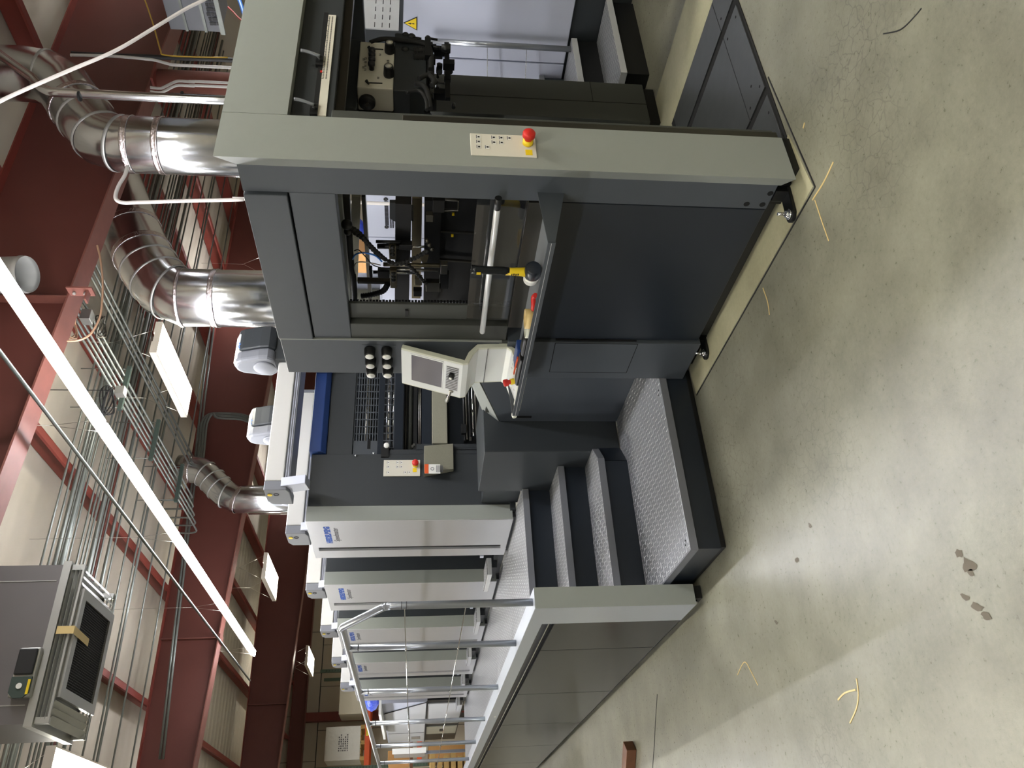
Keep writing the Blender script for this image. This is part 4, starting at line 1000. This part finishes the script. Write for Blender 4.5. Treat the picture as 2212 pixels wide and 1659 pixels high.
B(1.2285,1.2295,px(1072,1548,0,1.229).y-.02,px(1072,1548,0,1.229).y+.03,.87,.886).build('small_label','label_white',wk)
c = MB().cyl((1.285,4.20,.04),(1.325,4.20,.04),.038,seg=20); c.box(1.29,1.32,4.17,4.24,.03,.06); c.build('levelling_foot','rubber',wk)
MB().cyl((1.25,4.19,.03),(1.27,4.19,.032),.012,seg=8).build('bolt','chrome',wk)

gr = thing('guard_rail', (1.285,8.4,.93), 'round grey tube guard rail with thin wire infill along the walkway edge', 'railing')
PY = [4.20,5.03,6.29,7.60,8.89,10.12,11.4]
zr = 1.962
tr = spline([(1.285,4.20,1.66),(1.285,4.20,1.695),(1.285,4.215,1.72)],3)
sp = MB().tube([Vector((1.285,4.20,.93)),Vector((1.285,4.20,1.68)),Vector((1.285,4.215,1.715))],.0205,18); sp.build('post','rail',gr)
MB().tube([(1.285,4.208,1.70),(1.285,4.22,1.722),(1.285,4.565,1.955),(1.285,4.60,1.964),(1.285,4.64,zr),(1.285,YE-.2,zr)],.0205,18).build('top_rail','rail',gr)
for y in PY[1:]:
    p = MB().cyl((1.285,y,.93),(1.285,y,zr-.01),.0195,seg=18).build('post','rail',gr)
    MB().cyl((1.285,y,zr-.065),(1.285,y,zr-.06),.0205,seg=18).build('joint_ring','ink_black',p)
for y, z in ((4.2,1.60),(4.2,1.625)): MB().cyl((1.285,y,z),(1.285,y,z+.003),.0212,seg=18).build('joint_ring','ink_black',gr)
za, zb2 = px(874,1300,0,1.285).z, px(1006,1300,0,1.285).z
for z in (za, zb2):
    MB().cyl((1.262,4.20,z),(1.262,YE-.3,z),.0028,seg=8).build('infill_wire','chrome',gr)
    for y in PY[1:]:
        MB().cyl((1.262,y-.018,z),(1.262,y+.018,z),.006,seg=10).build('wire_clamp','chrome',gr)

# ================================================================== printing units
YU, PU_ = 5.64, 1.445
def unit(k, label):
    y = YU; u = thing('printing_unit', (2.37,y,.8), label, 'printing unit', 'printing units of the press')
    MB().box(2.493,2.93,y+.004,y+1.0,.80,2.365).build('side_cabinet','slate_dark',u,bevel=.003)
    MB().box(2.93,4.35,y+.25,y+1.2,.80,2.34).build('machine_body','slate_dark',u)
    MB().box(2.40,2.52,y+.03,y+.74,.79,2.34).build('inner_frame','slate_dark',u)
    # aluminium shell: painted return facing the feeder, brushed front with slot and grip strip
    sh = MB(); sh.box(2.37,2.491,y,y+.012,.822,2.37); sh.build('shell_return','grey_paint',u,bevel=.002)
    f = MB(); f.box(2.366,2.385,y+.001,y+.525,.820,2.37); f.box(2.366,2.385,y+.525,y+.60,2.325,2.37); f.box(2.366,2.385,y+.525,y+.60,.82,.865); f.box(2.366,2.385,y+.60,y+.758,.820,2.37)
    f.build('front_cover','brushed',u,bevel=.002)
    B(2.386,2.40,y+.50,y+.62,.84,2.35).build('slot_glazing','navy_gloss',u)
    B(2.385,2.50,y+.745,y+.758,.82,2.37).build('shell_return','grey_paint',u)
    text('HEIDELBERG',.058,'maker_lettering','logo_blue',u,(2.3655,y+.262,2.225),(0,-1,0),(0,0,1),bold=.0045,wscale=1.02)
    text('Speedmaster',.060,'model_lettering','logo_grey',u,(2.3655,y+.262,2.165),(0,-1,0),(0,0,1),bold=.0004,shear=.3,wscale=.86)
    B(2.44,2.60,y-.02,y+1.42,.797,.84).build('base_strip','slate_dark',u)
    B(2.46,2.60,y+.77,y+.80,.797,1.0).build('base_strip','slate_dark',u)
    return u
def cover(k, x0, x1, y, z, label):
    "white ink-unit cover beam across the press with grey end cap and yellow button"
    c = thing('cover_beam', (x0,y,z), label, 'machine cover', 'white cover beams on top of the units')
    B(x0,x1,y,y+.26,z+.045,z+.18).build('cover','white_box',c,bevel=.008)
    B(x0+.02,x1,y+.012,y+.25,z,z+.045).build('underside_rail','cap_grey',c,bevel=.004)
    g = MB(); g.box(x0+.02,x1,y+.008,y+.013,z+.014,z+.018); g.box(x0+.02,x1,y+.008,y+.013,z+.030,z+.034); g.build('rail_groove','lavender',c)
    e = MB().prism([(y,z+.02),(y,z+.18),(y+.20,z+.18),(y+.26,z+.15),(y+.26,z),(y+.05,z)],0,x0-.075,x0-.001).build('end_cap','cap_grey',c,bevel=.006)
    MB().cyl((x0-.075,y+.08,z+.145),(x0-.082,y+.08,z+.145),.017,seg=20).build('yellow_button','yellow',e)
    MB().lathe([(.014,0),(.02,0),(.02,.003),(.014,.003),(.014,0)],(x0-.075,y+.08,z+.10),(-1,0,0),24).build('ring','ink_black',e)
    B(x1+.001,x1+.03,y,y+.26,z,z+.18).build('end_cap','cap_grey',c,bevel=.004)
    b = MB().add([(x0-.05,y-.01,z+.06),(x0+.02,y-.01,z+.06),(x0+.02,y-.06,z-.12),(x0-.05,y-.06,z-.12),(x0-.05,y+.12,z+.04),(x0+.02,y+.12,z+.04),(x0+.02,y+.06,z-.14),(x0-.05,y+.06,z-.14)],[(0,1,2,3),(7,6,5,4),(0,4,5,1),(1,5,6,2),(2,6,7,3),(3,7,4,0)])
    b.build('support_bracket','lavender',c,bevel=.004); return c
UL = ['first printing unit with open roller infeed, nearest the platform, beside the steps','second printing unit with brushed front and blue lettering, next past the first','third printing unit, its lettering seen just past the bend of the guard rail','fourth printing unit, seen between the second and third rail posts','fifth and last printing unit, farthest down the press before the delivery']
CL = ['white cover beam over the first printing unit, second nearest','white cover beam over the second printing unit','white cover beam over the third printing unit, just above the rail bend','white cover beam over the fourth printing unit','white cover beam over the fifth printing unit, farthest away']
u0 = unit(0, UL[0]); units = [u0]
for k in range(1,5): units.append(dup(u0,(0,PU_*k,0),label=UL[k]))
c0_ = cover(0,2.6,3.88,YU+.62,2.432,CL[0])
for k in range(1,5): dup(c0_,(0,PU_*k,0),label=CL[k])
cb_ = cover(9,2.6,4.0,5.42,2.475,'white cover beam nearest the camera, over the infeed side of the first unit')

# infeed side of the first unit
def z0(x, y=900): return px(x, y, 1, 5.64).z
B(2.93,2.97,5.644,5.9,.9,z0(843)).build('side_cabinet','slate_dark',u0)
MB().box(2.965,3.02,5.644,5.9,z0(1040),z0(900)).build('side_cabinet','slate_dark',u0)
bp_ = B(2.733,2.873,5.632,5.64,1.528,1.810).build('button_panel','panel_ivory',u0,bevel=.002)
estop(bp_,(2.826,5.632,1.566),(0,-1,0))
B(2.765,2.80,5.6305,5.632,1.555,1.585).build('yellow_label','yellow',bp_)
ks = MB(); kl = MB()
for x, z in ((2.85,1.775),(2.812,1.775),(2.765,1.775),(2.85,1.705),(2.812,1.705),(2.85,1.675),(2.812,1.675),(2.765,1.645),(2.765,1.615)):
    ks.box(x-.011,x+.011,5.6305,5.632,z-.010,z+.010); kl.box(x-.009,x+.009,5.630,5.6305,z+.006,z+.009); kl.box(x-.004,x+.004,5.630,5.6305,z-.006,z)
ks.build('key','label_white',bp_); kl.build('key_symbol','ink_black',bp_)
# beige angled guard box with warning label
P_ = [px(916,968,1,5.60),px(979,958,1,5.60),px(980,1013,1,5.60),px(916,1025,1,5.60)]
gb = MB().add([(p.x,5.56 if i in (0,3) else 5.60,p.z) for i,p in enumerate(P_)]+[(p.x,5.645,p.z) for p in P_],[(0,1,2,3),(7,6,5,4),(0,4,5,1),(1,5,6,2),(2,6,7,3),(3,7,4,0)]).build('guard_box','beige_metal',u0,bevel=.003)
a, b = px(951,1004,1,5.56), px(917,1024,1,5.56)
B(b.x,a.x,5.551,5.557,a.z,b.z).build('warning_label','label_white',gb); B(b.x,a.x,5.549,5.5515,b.z-.03,b.z).build('warning_label_band','orange',gb)
wl = MB(); wl.lathe([(.010,0),(.014,0),(.014,.001),(.010,.001)],((a.x+b.x)/2,5.5505,b.z-.06),(0,-1,0),16)
for i in range(6): wl.box(b.x+.01,a.x-.01,5.549,5.5505,b.z-.09-.009*i,b.z-.0935-.009*i)
wl.build('label_print','logo_grey',gb)
MB().add([(2.42,5.40,1.10),(2.60,5.64,1.32),(2.42,5.64,1.32)],[(0,1,2)])
# recess contents
X0_, X1_ = 2.935, 4.3
def bandbox(name, xa_, xb_, m_, y0=5.70, y1=5.9, x0=X0_, x1=X1_, bev=0, parent=u0): return B(x0,x1,y0,y1,z0(xb_),z0(xa_)).build(name,m_,parent,bevel=bev)
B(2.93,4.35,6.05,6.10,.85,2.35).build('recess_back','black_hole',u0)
bb = MB().prism([(5.60,z0(676)),(5.72,z0(676)),(5.72,z0(710)),(5.64,z0(710)),(5.60,z0(700))],0,2.934,4.35).build('top_bumper','blue',u0,bevel=.006)
bandbox('upper_cover',711,764,'slate_dark',5.66,5.72)
gr_ = bandbox('grille_frame',817,829,'navy',5.67,5.70)
zt1, zt0 = z0(766), z0(817)
lat = MB()
for i in range(10): z = zt0+(zt1-zt0)*i/9; lat.box(3.06,X1_,5.672,5.68,z-.004,z+.004)
x = 3.06
while x < X1_: lat.box(x-.004,x+.004,5.671,5.681,zt0,zt1); x += .0665
lat.box(2.935,3.06,5.67,5.69,zt0,zt1)
lat.build('safety_grille','slate',u0)
B(2.99,3.08,5.6685,5.671,1.92,1.945).build('grille_handle_hole','black_hole',u0)
MB().cyl((2.95,5.78,z0(795)),(X1_,5.78,z0(795)),.03,seg=20).build('roller','steel_dark',u0)
MB().cyl((2.95,5.74,z0(778)),(X1_,5.74,z0(778)),.012,seg=14).build('roller','black_metal',u0)
zt1, zt0 = z0(828), z0(851); lat = MB()
for z in (zt0,(zt0*2+zt1)/3,(zt0+zt1*2)/3,zt1): lat.box(3.0,X1_,5.672,5.68,z-.003,z+.003)
x = 3.0
while x < X1_: lat.box(x-.003,x+.003,5.671,5.681,zt0,zt1); x += .0665
lat.build('safety_grille','slate',u0)
MB().cyl((2.98,5.73,z0(839)),(X1_,5.73,z0(839)),.022,seg=20).build('roller','chrome',u0)
MB().cyl((2.98,5.71,z0(849)),(X1_,5.71,z0(849)),.006,seg=12).build('roller','chrome',u0)
bandbox('nip_cover',852,871,'navy',5.66,5.70)
MB().cyl((2.94,5.75,z0(876)),(X1_,5.75,z0(876)),.014,seg=20).build('roller','steel_dark',u0)
MB().cyl((2.94,5.76,z0(886)),(X1_,5.76,z0(886)),.020,seg=20).build('roller','olive_dark',u0,label='grey rubber covered roller')
bandbox('nip_cover',893,901,'black',5.72,5.8)
for x_ in (905,908): MB().cyl((2.94,5.70,z0(x_)),(X1_,5.70,z0(x_)),.003,seg=8).build('edge_rod','steel',u0)
bandbox('nip_cover',911,932,'navy',5.68,5.75)
bandbox('beige_cover',933,966,'beige_metal',5.62,5.70,x0=3.014,bev=.006)
bandbox('feed_board',968,1001,'navy_gloss',5.66,5.9)
for x_, r, m_ in ((1004,.010,'black_metal'),(1009,.006,'steel_dark'),(1016,.010,'black_metal'),(1023,.007,'chrome'),(1030,.009,'steel_dark')):
    y_ = 5.5-.02*(x_-1004)/5; a = px(x_,940,1,y_); MB().cyl((2.97,y_,a.z),(X1_,y_,a.z),r,seg=14).build('feed_rod',m_,u0)
for x_, y_ in ((1021,889),(1022,932),(1035,910),(1037,928),(1016,948),(894,962),(891,965)):
    a = px(x_,y_,1,5.42 if x_ > 1000 else 5.64); B(a.x-.012,a.x+.012,a.y-.01,a.y+.01,a.z-.008,a.z+.008).build('feed_stop','steel',u0)
B(3.02,3.10,5.46,5.5,z0(1003),z0(993)).build('side_lay','black',u0)
MB().lathe([(0,0),(.022,0),(.022,.02),(.016,.024),(0,.024)],px(835,964,1,5.64),(0,-1,0),22).build('adjust_knob','label_white',u0)
B(2.90,2.985,5.63,5.66,z0(842),z0(826)).build('latch_plate','black',u0)
for p_ in ((807,979),(768,984)): a = px(*p_,1,5.636); MB().lathe([(0,0),(.009,0),(.009,.006),(0,.006)],a,(0,-1,0),14).build('screw','chrome',u0)
# small fold-down steps between units
for k, l in enumerate(('small checker step jutting out between first and second printing unit','small checker step jutting out between second and third printing unit','small checker step jutting out between third and fourth printing unit','small checker step jutting out between fourth and fifth printing unit','small checker step jutting out after the fifth printing unit')):
    y = 6.75+PU_*k; s_ = thing('fold_step',(2.32,y,.80),l,'step','fold-down steps between the units')
    B(2.32,2.47,y,y+.46,.93,.937).build('tread','tread_plate',s_)
    B(2.315,2.47,y-.004,y+.464,.893,.9299).build('rim','grey_paint_light',s_,bevel=.003)
    B(2.40,2.47,y+.05,y+.4,.842,.893).build('bracket','slate_dark',s_)
# grip handles on the units' gap
for k in range(4):
    y = YU+PU_*k+.80; B(2.38,2.49,y+.02,y+.06,.985,1.015).build('grip_bar','lavender',units[k])

# rounded blower cowls on top of the press
def cowl(x, y, z, label):
    t = thing('blower_cowl',(x,y,z),label,'blower','rounded blower cowls')
    pr = [(-.10,0),(-.13,.05),(-.125,.12),(-.10,.2),(-.085,.26),(-.06,.30),(0,.325),(.06,.31),(.095,.27),(.11,.2),(.13,.12),(.135,.05),(.10,0)]
    MB().prism([(y+p,z+q) for p, q in pr],0,x-.02,x+.19).build('casing','slate_dark',t,bevel=.015)
    MB().prism([(y+p*1.02,z+q*1.01) for p, q in pr],0,x-.13,x-.021).build('front_shell','cap_grey',t,bevel=.03,seg=3)
    MB().lathe([(0,0),(.085,0),(.085,.012),(.075,.018),(0,.018)],(x-.128,y,z+.09),(-1,0,0),28).build('round_cap','cap_grey',t)
    MB().prism([(y-.07,z+.30),(y,z+.335),(y+.065,z+.315),(y+.06,z+.27),(y-.06,z+.26)],0,x-.10,x+.15).build('top_badge','white_plastic',t,bevel=.01)
    B(x-.1,x+.17,y-.08,y+.08,2.335,z+.01).build('mount','slate_dark',t)
    text('CS',.055,'badge_lettering','cable_blue',t,(x+.03,y-.0715,z+.275),(1,0,0),(0,0,1))
for i, (p_, Y, l) in enumerate((((600,765),5.45,'large rounded blower cowl standing up behind the feeder top'),((612,925),6.9,'rounded blower cowl peeking above the nearest white cover beam'),((645,1062),8.3,'rounded blower cowl peeking above the second white cover beam'))):
    a = px(*p_,1,Y); cowl(a.x,Y,a.z,l)

# ================================================================== delivery end
dv = thing('delivery_unit',(2.45,12.75,.8),'light grey and lavender delivery end of the press, seen between the rail posts','delivery unit')
def py(x, y, X=2.45): return px(x, y, 0, X)
yA, yB_ = 12.86, 16.6
MB().prism([(yA,1.37),(yB_,1.37),(yB_,2.06),(yA,2.06)],0,2.45,4.2).build('upper_body','lavender',dv)
MB().prism([(13.63,2.03),(12.85,1.385),(16.4,1.385),(16.4,2.03)],0,2.437,2.45).build('hood_panel','grey_paint_light',dv,bevel=.004)
g = MB(); g.bar((2.436,13.63,2.045),(2.436,12.84,1.385),.014,.01,up=(1,0,0)); g.bar((2.435,13.2,1.66),(2.435,16.4,1.66),.012,.006,up=(1,0,0))
for y_ in (14.5,15.5): g.bar((2.435,y_,1.39),(2.435,y_,2.03),.006,.006,up=(1,0,0))
g.bar((2.435,12.75,1.375),(2.435,16.5,1.375),.014,.008,up=(1,0,0)); g.build('panel_gap','ink_black',dv)
B(2.47,4.2,yA,yB_,.8,1.37).build('lower_body','black',dv)
B(2.45,2.47,13.05,14.75,.82,1.36).build('lower_door','grey_paint_light',dv,bevel=.004)
B(2.45,2.47,15.1,15.8,.82,1.355).build('lower_door','beige_metal',dv,bevel=.004)
B(2.44,2.451,15.3,15.5,1.05,1.12).build('door_handle','ink_black',dv)
B(2.432,2.437,15.9,16.2,1.46,1.62).build('display','screen',dv)
B(2.30,3.6,12.9,15.2,2.06,2.10).build('top_sheet','label_white',dv)
mt = MB(); mt.sphere((2.62,13.2,2.222),(.22,.3,.12),12); tag(mt.build('plastic_sheet','blue_wrap'),'crumpled shiny blue plastic lying on top of the delivery end','plastic sheet')
mo = thing('console_monitor',(2.1,16.9,1.4),'thin dark monitor seen edge-on by the delivery end','monitor')
a, b = px(850,1622,0,1.9), px(918,1618,0,1.9); B(1.86,1.92,a.y,a.y+.5,b.z,a.z).build('screen_panel','screen',mo); B(1.85,1.93,a.y-.01,a.y,b.z-.02,a.z+.02).build('frame','label_white',mo)
B(1.87,1.91,a.y+.2,a.y+.28,.0,b.z).build('stand','cap_grey',mo)

# ================================================================== drive side
ds_ = thing('drive_side_cabinet',(5.45,5.8,0),'tall pale lavender cabinet wall beyond the feeder, with a yellow warning triangle','cabinet')
zc_ = px(785,480,0,5.45).z
B(5.45,6.3,2.9,3.86,.425,2.0).build('wall_panel','lavender',ds_,bevel=.006)
B(5.45,6.3,3.87,5.9,.425,zc_).build('wall_panel','lavender',ds_,bevel=.006)
B(5.45,6.3,5.91,9.5,.425,zc_).build('wall_panel','lavender',ds_,bevel=.006)
B(5.47,6.28,2.9,9.5,.003,.425).build('plinth','slate_dark',ds_)
g = MB()
for y_ in (4.07,4.25,5.2,6.4,7.4): g.box(5.4485,5.4505,y_,y_+.01,.43,zc_-.01)
g.build('panel_gap','ink_black',ds_)
vs_ = MB(); a = px(828,435,0,5.45); b = px(842,540,0,5.45)
def vent(xa_, ya_, xb_, yb_, n):
    p_, q_ = px(xa_,ya_,0,5.449), px(xb_,yb_,0,5.449); st_ = (q_.y-p_.y)/n
    for i in range(n): vs_.box(5.446,5.4495,p_.y+st_*i,p_.y+st_*i+st_*.45,min(p_.z,q_.z),max(p_.z,q_.z))
vent(830,435,840,487,34); vent(842,463,846,493,18); vent(847,466,851,493,16)
vs_.build('vent_slots','ink_black',ds_)
for p_ in ((833,430),(835,490)):
    a = px(*p_,0,5.448); MB().lathe([(.008,0),(.02,0),(.02,.006),(.008,.006),(.008,0)],a,(-1,0,0),18).build('lock','ink_black',ds_)
a = px(889,50,0,5.449); MB().prism([(a.y-.055,a.z-.04),(a.y+.055,a.z-.04),(a.y,a.z+.06)],0,5.4455,5.4495).build('warning_triangle','ink_black',ds_)
MB().prism([(a.y-.046,a.z-.035),(a.y+.046,a.z-.035),(a.y,a.z+.05)],0,5.4445,5.4495).build('warning_triangle_face','yellow',ds_)
MB().prism([(a.y-.004,a.z-.02),(a.y+.006,a.z-.02),(a.y+.002,a.z+.005),(a.y+.009,a.z+.005),(a.y,a.z+.03),(a.y-.006,a.z+.004),(a.y,a.z+.004)],0,5.4438,5.4495).build('warning_symbol','ink_black',ds_)
bw = MB().sphere((5.62,px(765,497,0,5.6).y,zc_+.132),(.14,.12,.13),12); tag(bw.build('plastic_sheet','blue_wrap'),'crumpled blue plastic on top of the lavender cabinet, seen through the feeder','plastic sheet')
a = px(790,565,0,5.7); tag(B(5.6,5.9,a.y-.25,a.y+.2,zc_,zc_+.32).build('carton','cardboard'),'brown cardboard box on the lavender cabinet, seen through the feeder opening','box')
es = thing('drive_side_steps',(5.0,3.6,0),'two-tread checker-plate steps on a black base beyond the feeder, right edge','steps')
for (z, y0, y1, x0) in ((.207,3.30,3.66,4.60),(.41,3.63,4.0,4.60)):
    s_ = B(x0,5.44,y0,y1,z-.045,z).build('tread','tread_plate',es,bevel=.002)
    B(x0-.003,5.44,y0-.004,y0,z-.045,z-.002).build('rim','grey_paint_light',s_)
    B(x0-.004,x0,y0,y1,z-.045,z-.002).build('rim','grey_paint_light',s_)
B(4.62,5.44,3.32,3.98,.0,.162).build('base','black',es); B(4.62,5.44,3.65,3.98,.16,.365).build('riser','black',es)
B(4.60,5.44,3.97,4.4,.57,.61).build('tread','tread_plate',es); B(4.62,5.44,3.99,4.4,.3,.57).build('riser','navy',es)
a = px(1224,106,0,5.38); hrl = thing('drive_side_rail',(5.38,a.y,.43),'grey tube post with thin wires in front of the lavender cabinet','railing')
MB().cyl((5.38,a.y,.41),(5.38,a.y,1.5),.022,seg=16).build('post','rail',hrl)
for z_ in (.75,1.05):
    MB().cyl((5.38,a.y,z_),(5.2,a.y+3.2,z_-.25),.003,seg=6).build('infill_wire','chrome',hrl)

# ================================================================== far end of the hall
YR = 23.6
rk = thing('storage_rack',(3.5,YR,0),'orange and green pallet rack against the back wall','storage rack')
zb3 = px(788,1600,1,YR).z
def rackbeam(x0, x1, zt_, n='beam', m_='orange'): return B(x0,x1,YR-.05,YR,zt_-.13,zt_).build(n,m_,rk)
xL, xR = px(790,1654,1,YR).x, px(745,1452,1,YR).x
bm_ = rackbeam(xL,xR,zb3)
B(xL,xR,YR+1.0,YR+1.05,zb3-.13,zb3).build('beam','orange',rk)
rackbeam(xL,xR,1.5)
for x in (xL-.04,xR+.04):
    up_ = MB().box(x-.04,x+.04,YR-.06,YR+.02,0,4.2).box(x-.04,x+.04,YR+1.0,YR+1.08,0,4.2).build('upright','rack_green',rk)
    hs = MB()
    for i in range(50): hs.box(x-.02,x-.008,YR-.062,YR-.06,.1+i*.08,.125+i*.08); hs.box(x+.008,x+.02,YR-.062,YR-.06,.1+i*.08,.125+i*.08)
    hs.build('slot_holes','ink_black',up_)
for xx in (.35,.8): B(xL+(xR-xL)*xx-.12,xL+(xR-xL)*xx+.12,YR-.053,YR-.05,zb3-.1,zb3-.03).build('rack_label','yellow',bm_)
def pallet_load(x0, x1, z, h, label, m_, plabel):
    p_ = thing('pallet',((x0+x1)/2,YR+.5,z),plabel,'pallet','wooden pallets on the rack')
    d = MB()
    for i in range(6): xx = x0+(x1-x0-.12)*i/5; d.box(xx,xx+.12,YR-.08,YR+.95,z+.09,z+.11)
    d.build('deck_boards','wood',p_)
    b = MB()
    for xx in (x0,(x0+x1)/2-.05,x1-.1): b.box(xx,xx+.1,YR-.06,YR+.93,z,z+.09)
    b.build('stringer','wood',p_)
    mb = MB().box(x0+.02,x1-.02,YR-.05,YR+.92,z+.112,z+h)
    o = mb.build('wrapped_paper_stack',m_,bevel=.015); tag(o,label,'paper stack'); 
    return o
xa_, xb_ = px(740,1645,1,YR).x, px(740,1568,1,YR).x
o = pallet_load(xa_,xb_,zb3,px(703,1600,1,YR).z-zb3,'shrink-wrapped pale paper stack on the upper rack nearest the picture edge','shrink_wrap','wooden pallet under the shrink-wrapped stack nearest the picture edge')
for i in range(5): pass
ls = thing('shipping_mark',(xa_,YR-.06,zb3+.4),'rows of dark printed marks on the front of the shrink-wrapped paper stack','label')
sm = MB()
for k in range(5):
    for q_ in range(8-k%3): sm.box((xa_+xb_)/2-.2+q_*.055,(xa_+xb_)/2-.165+q_*.055,YR-.058,YR-.0555,zb3+.44+.055*k,zb3+.46+.055*k+(.012 if (q_+k)%3 else 0))
sm.build('printed_lines','logo_grey',ls)
xa2, xb2 = px(750,1545,1,YR).x, px(750,1462,1,YR).x
pallet_load(xa2,xb2,zb3,px(734,1500,1,YR).z-zb3,'cream ream-wrapped paper stack on the rack beside the red wall column','paper_stack','wooden pallet under the cream paper stack by the red wall column')
# clutter below the rack by the delivery
for i, (p0_, p1_, m_, l) in enumerate((((838,1622),(886,1648),'cardboard','brown cardboard boxes stacked below the rack beyond the delivery'),((925,1612),(1000,1640),'cardboard','open brown carton low down at the end of the walkway'))):
    Yc = 20.0; a, b = px(*p0_,1,Yc), px(*p1_,1,Yc)
    tag(B(a.x,b.x,Yc,Yc+.8,b.z if i == 0 else 0,a.z).build('carton',m_,bevel=.01),l,'box')
a = px(886,1630,1,20.); shelf_ = tag(B(2.0,a.x+1.2,19.9,21.0,a.z-.06,a.z).build('shelf_board','wood_dark'),'dark shelf board carrying brown cartons beyond the delivery','shelf')
MB().box(2.1,2.2,20,20.1,0,a.z-.06).box(3.6,3.7,20,20.1,0,a.z-.06).box(2.1,2.2,20.9,21.,0,a.z-.06).box(3.6,3.7,20.9,21.,0,a.z-.06).build('leg','steel_dark',shelf_)
Yw = 18.0
cr = thing('timber_stack',(2.0,Yw,0),'pile of pale wooden skids and boards at the far end of the walkway','wood pile')
for i in range(9):
    a, b = px(935,1628,1,Yw), px(1010,1665,1,Yw); z = .02+i*.14; x = b.x-.4+random.uniform(-.05,.05)
    B(x,a.x+random.uniform(-.1,.05),Yw+random.uniform(-.05,.05),Yw+.9,z,z+.10).build('board','wood',cr,bevel=.006)
# green-grey cart frame with castors at the lower picture edge
cx_, cy_ = 1.0, 9.25
ct = thing('steel_cart',(cx_-.4,cy_+.2,0),'galvanised perforated cart frame with a black castor at the bottom picture edge','cart')
MB().box(cx_-.9,cx_+.02,cy_,cy_+.05,.30,.34).box(cx_-.02,cx_+.03,cy_,cy_+.05,.12,.90).box(cx_-.9,cx_+.02,cy_,cy_+.6,.86,.9).build('frame','galv_dull',ct)
B(cx_-.9,cx_+.06,cy_-.02,cy_+.62,.90,.92).build('board','wood',ct)
hs = MB()
for i in range(14): hs.box(cx_-.005,cx_+.015,cy_-.002,cy_,.16+i*.05,.18+i*.05)
hs.build('slot_holes','ink_black',ct)
w_ = MB().cyl((cx_-.03,cy_+.02,.055),(cx_+.03,cy_+.02,.055),.055,seg=22).build('castor_wheel','rubber',ct); B(cx_-.035,cx_+.035,cy_-.01,cy_+.04,.06,.13).build('castor_fork','galv',w_)
a = px(1371,1628,2,0)
bl_ = MB().obox((a.x-.10,a.y+.11,.036),(-.15,.14,0),(.035,.04,0),(0,0,.035)); tag(bl_.build('wood_block','wood_dark',bevel=.003),'short brown wood block lying on the concrete at the bottom picture edge','wood block')
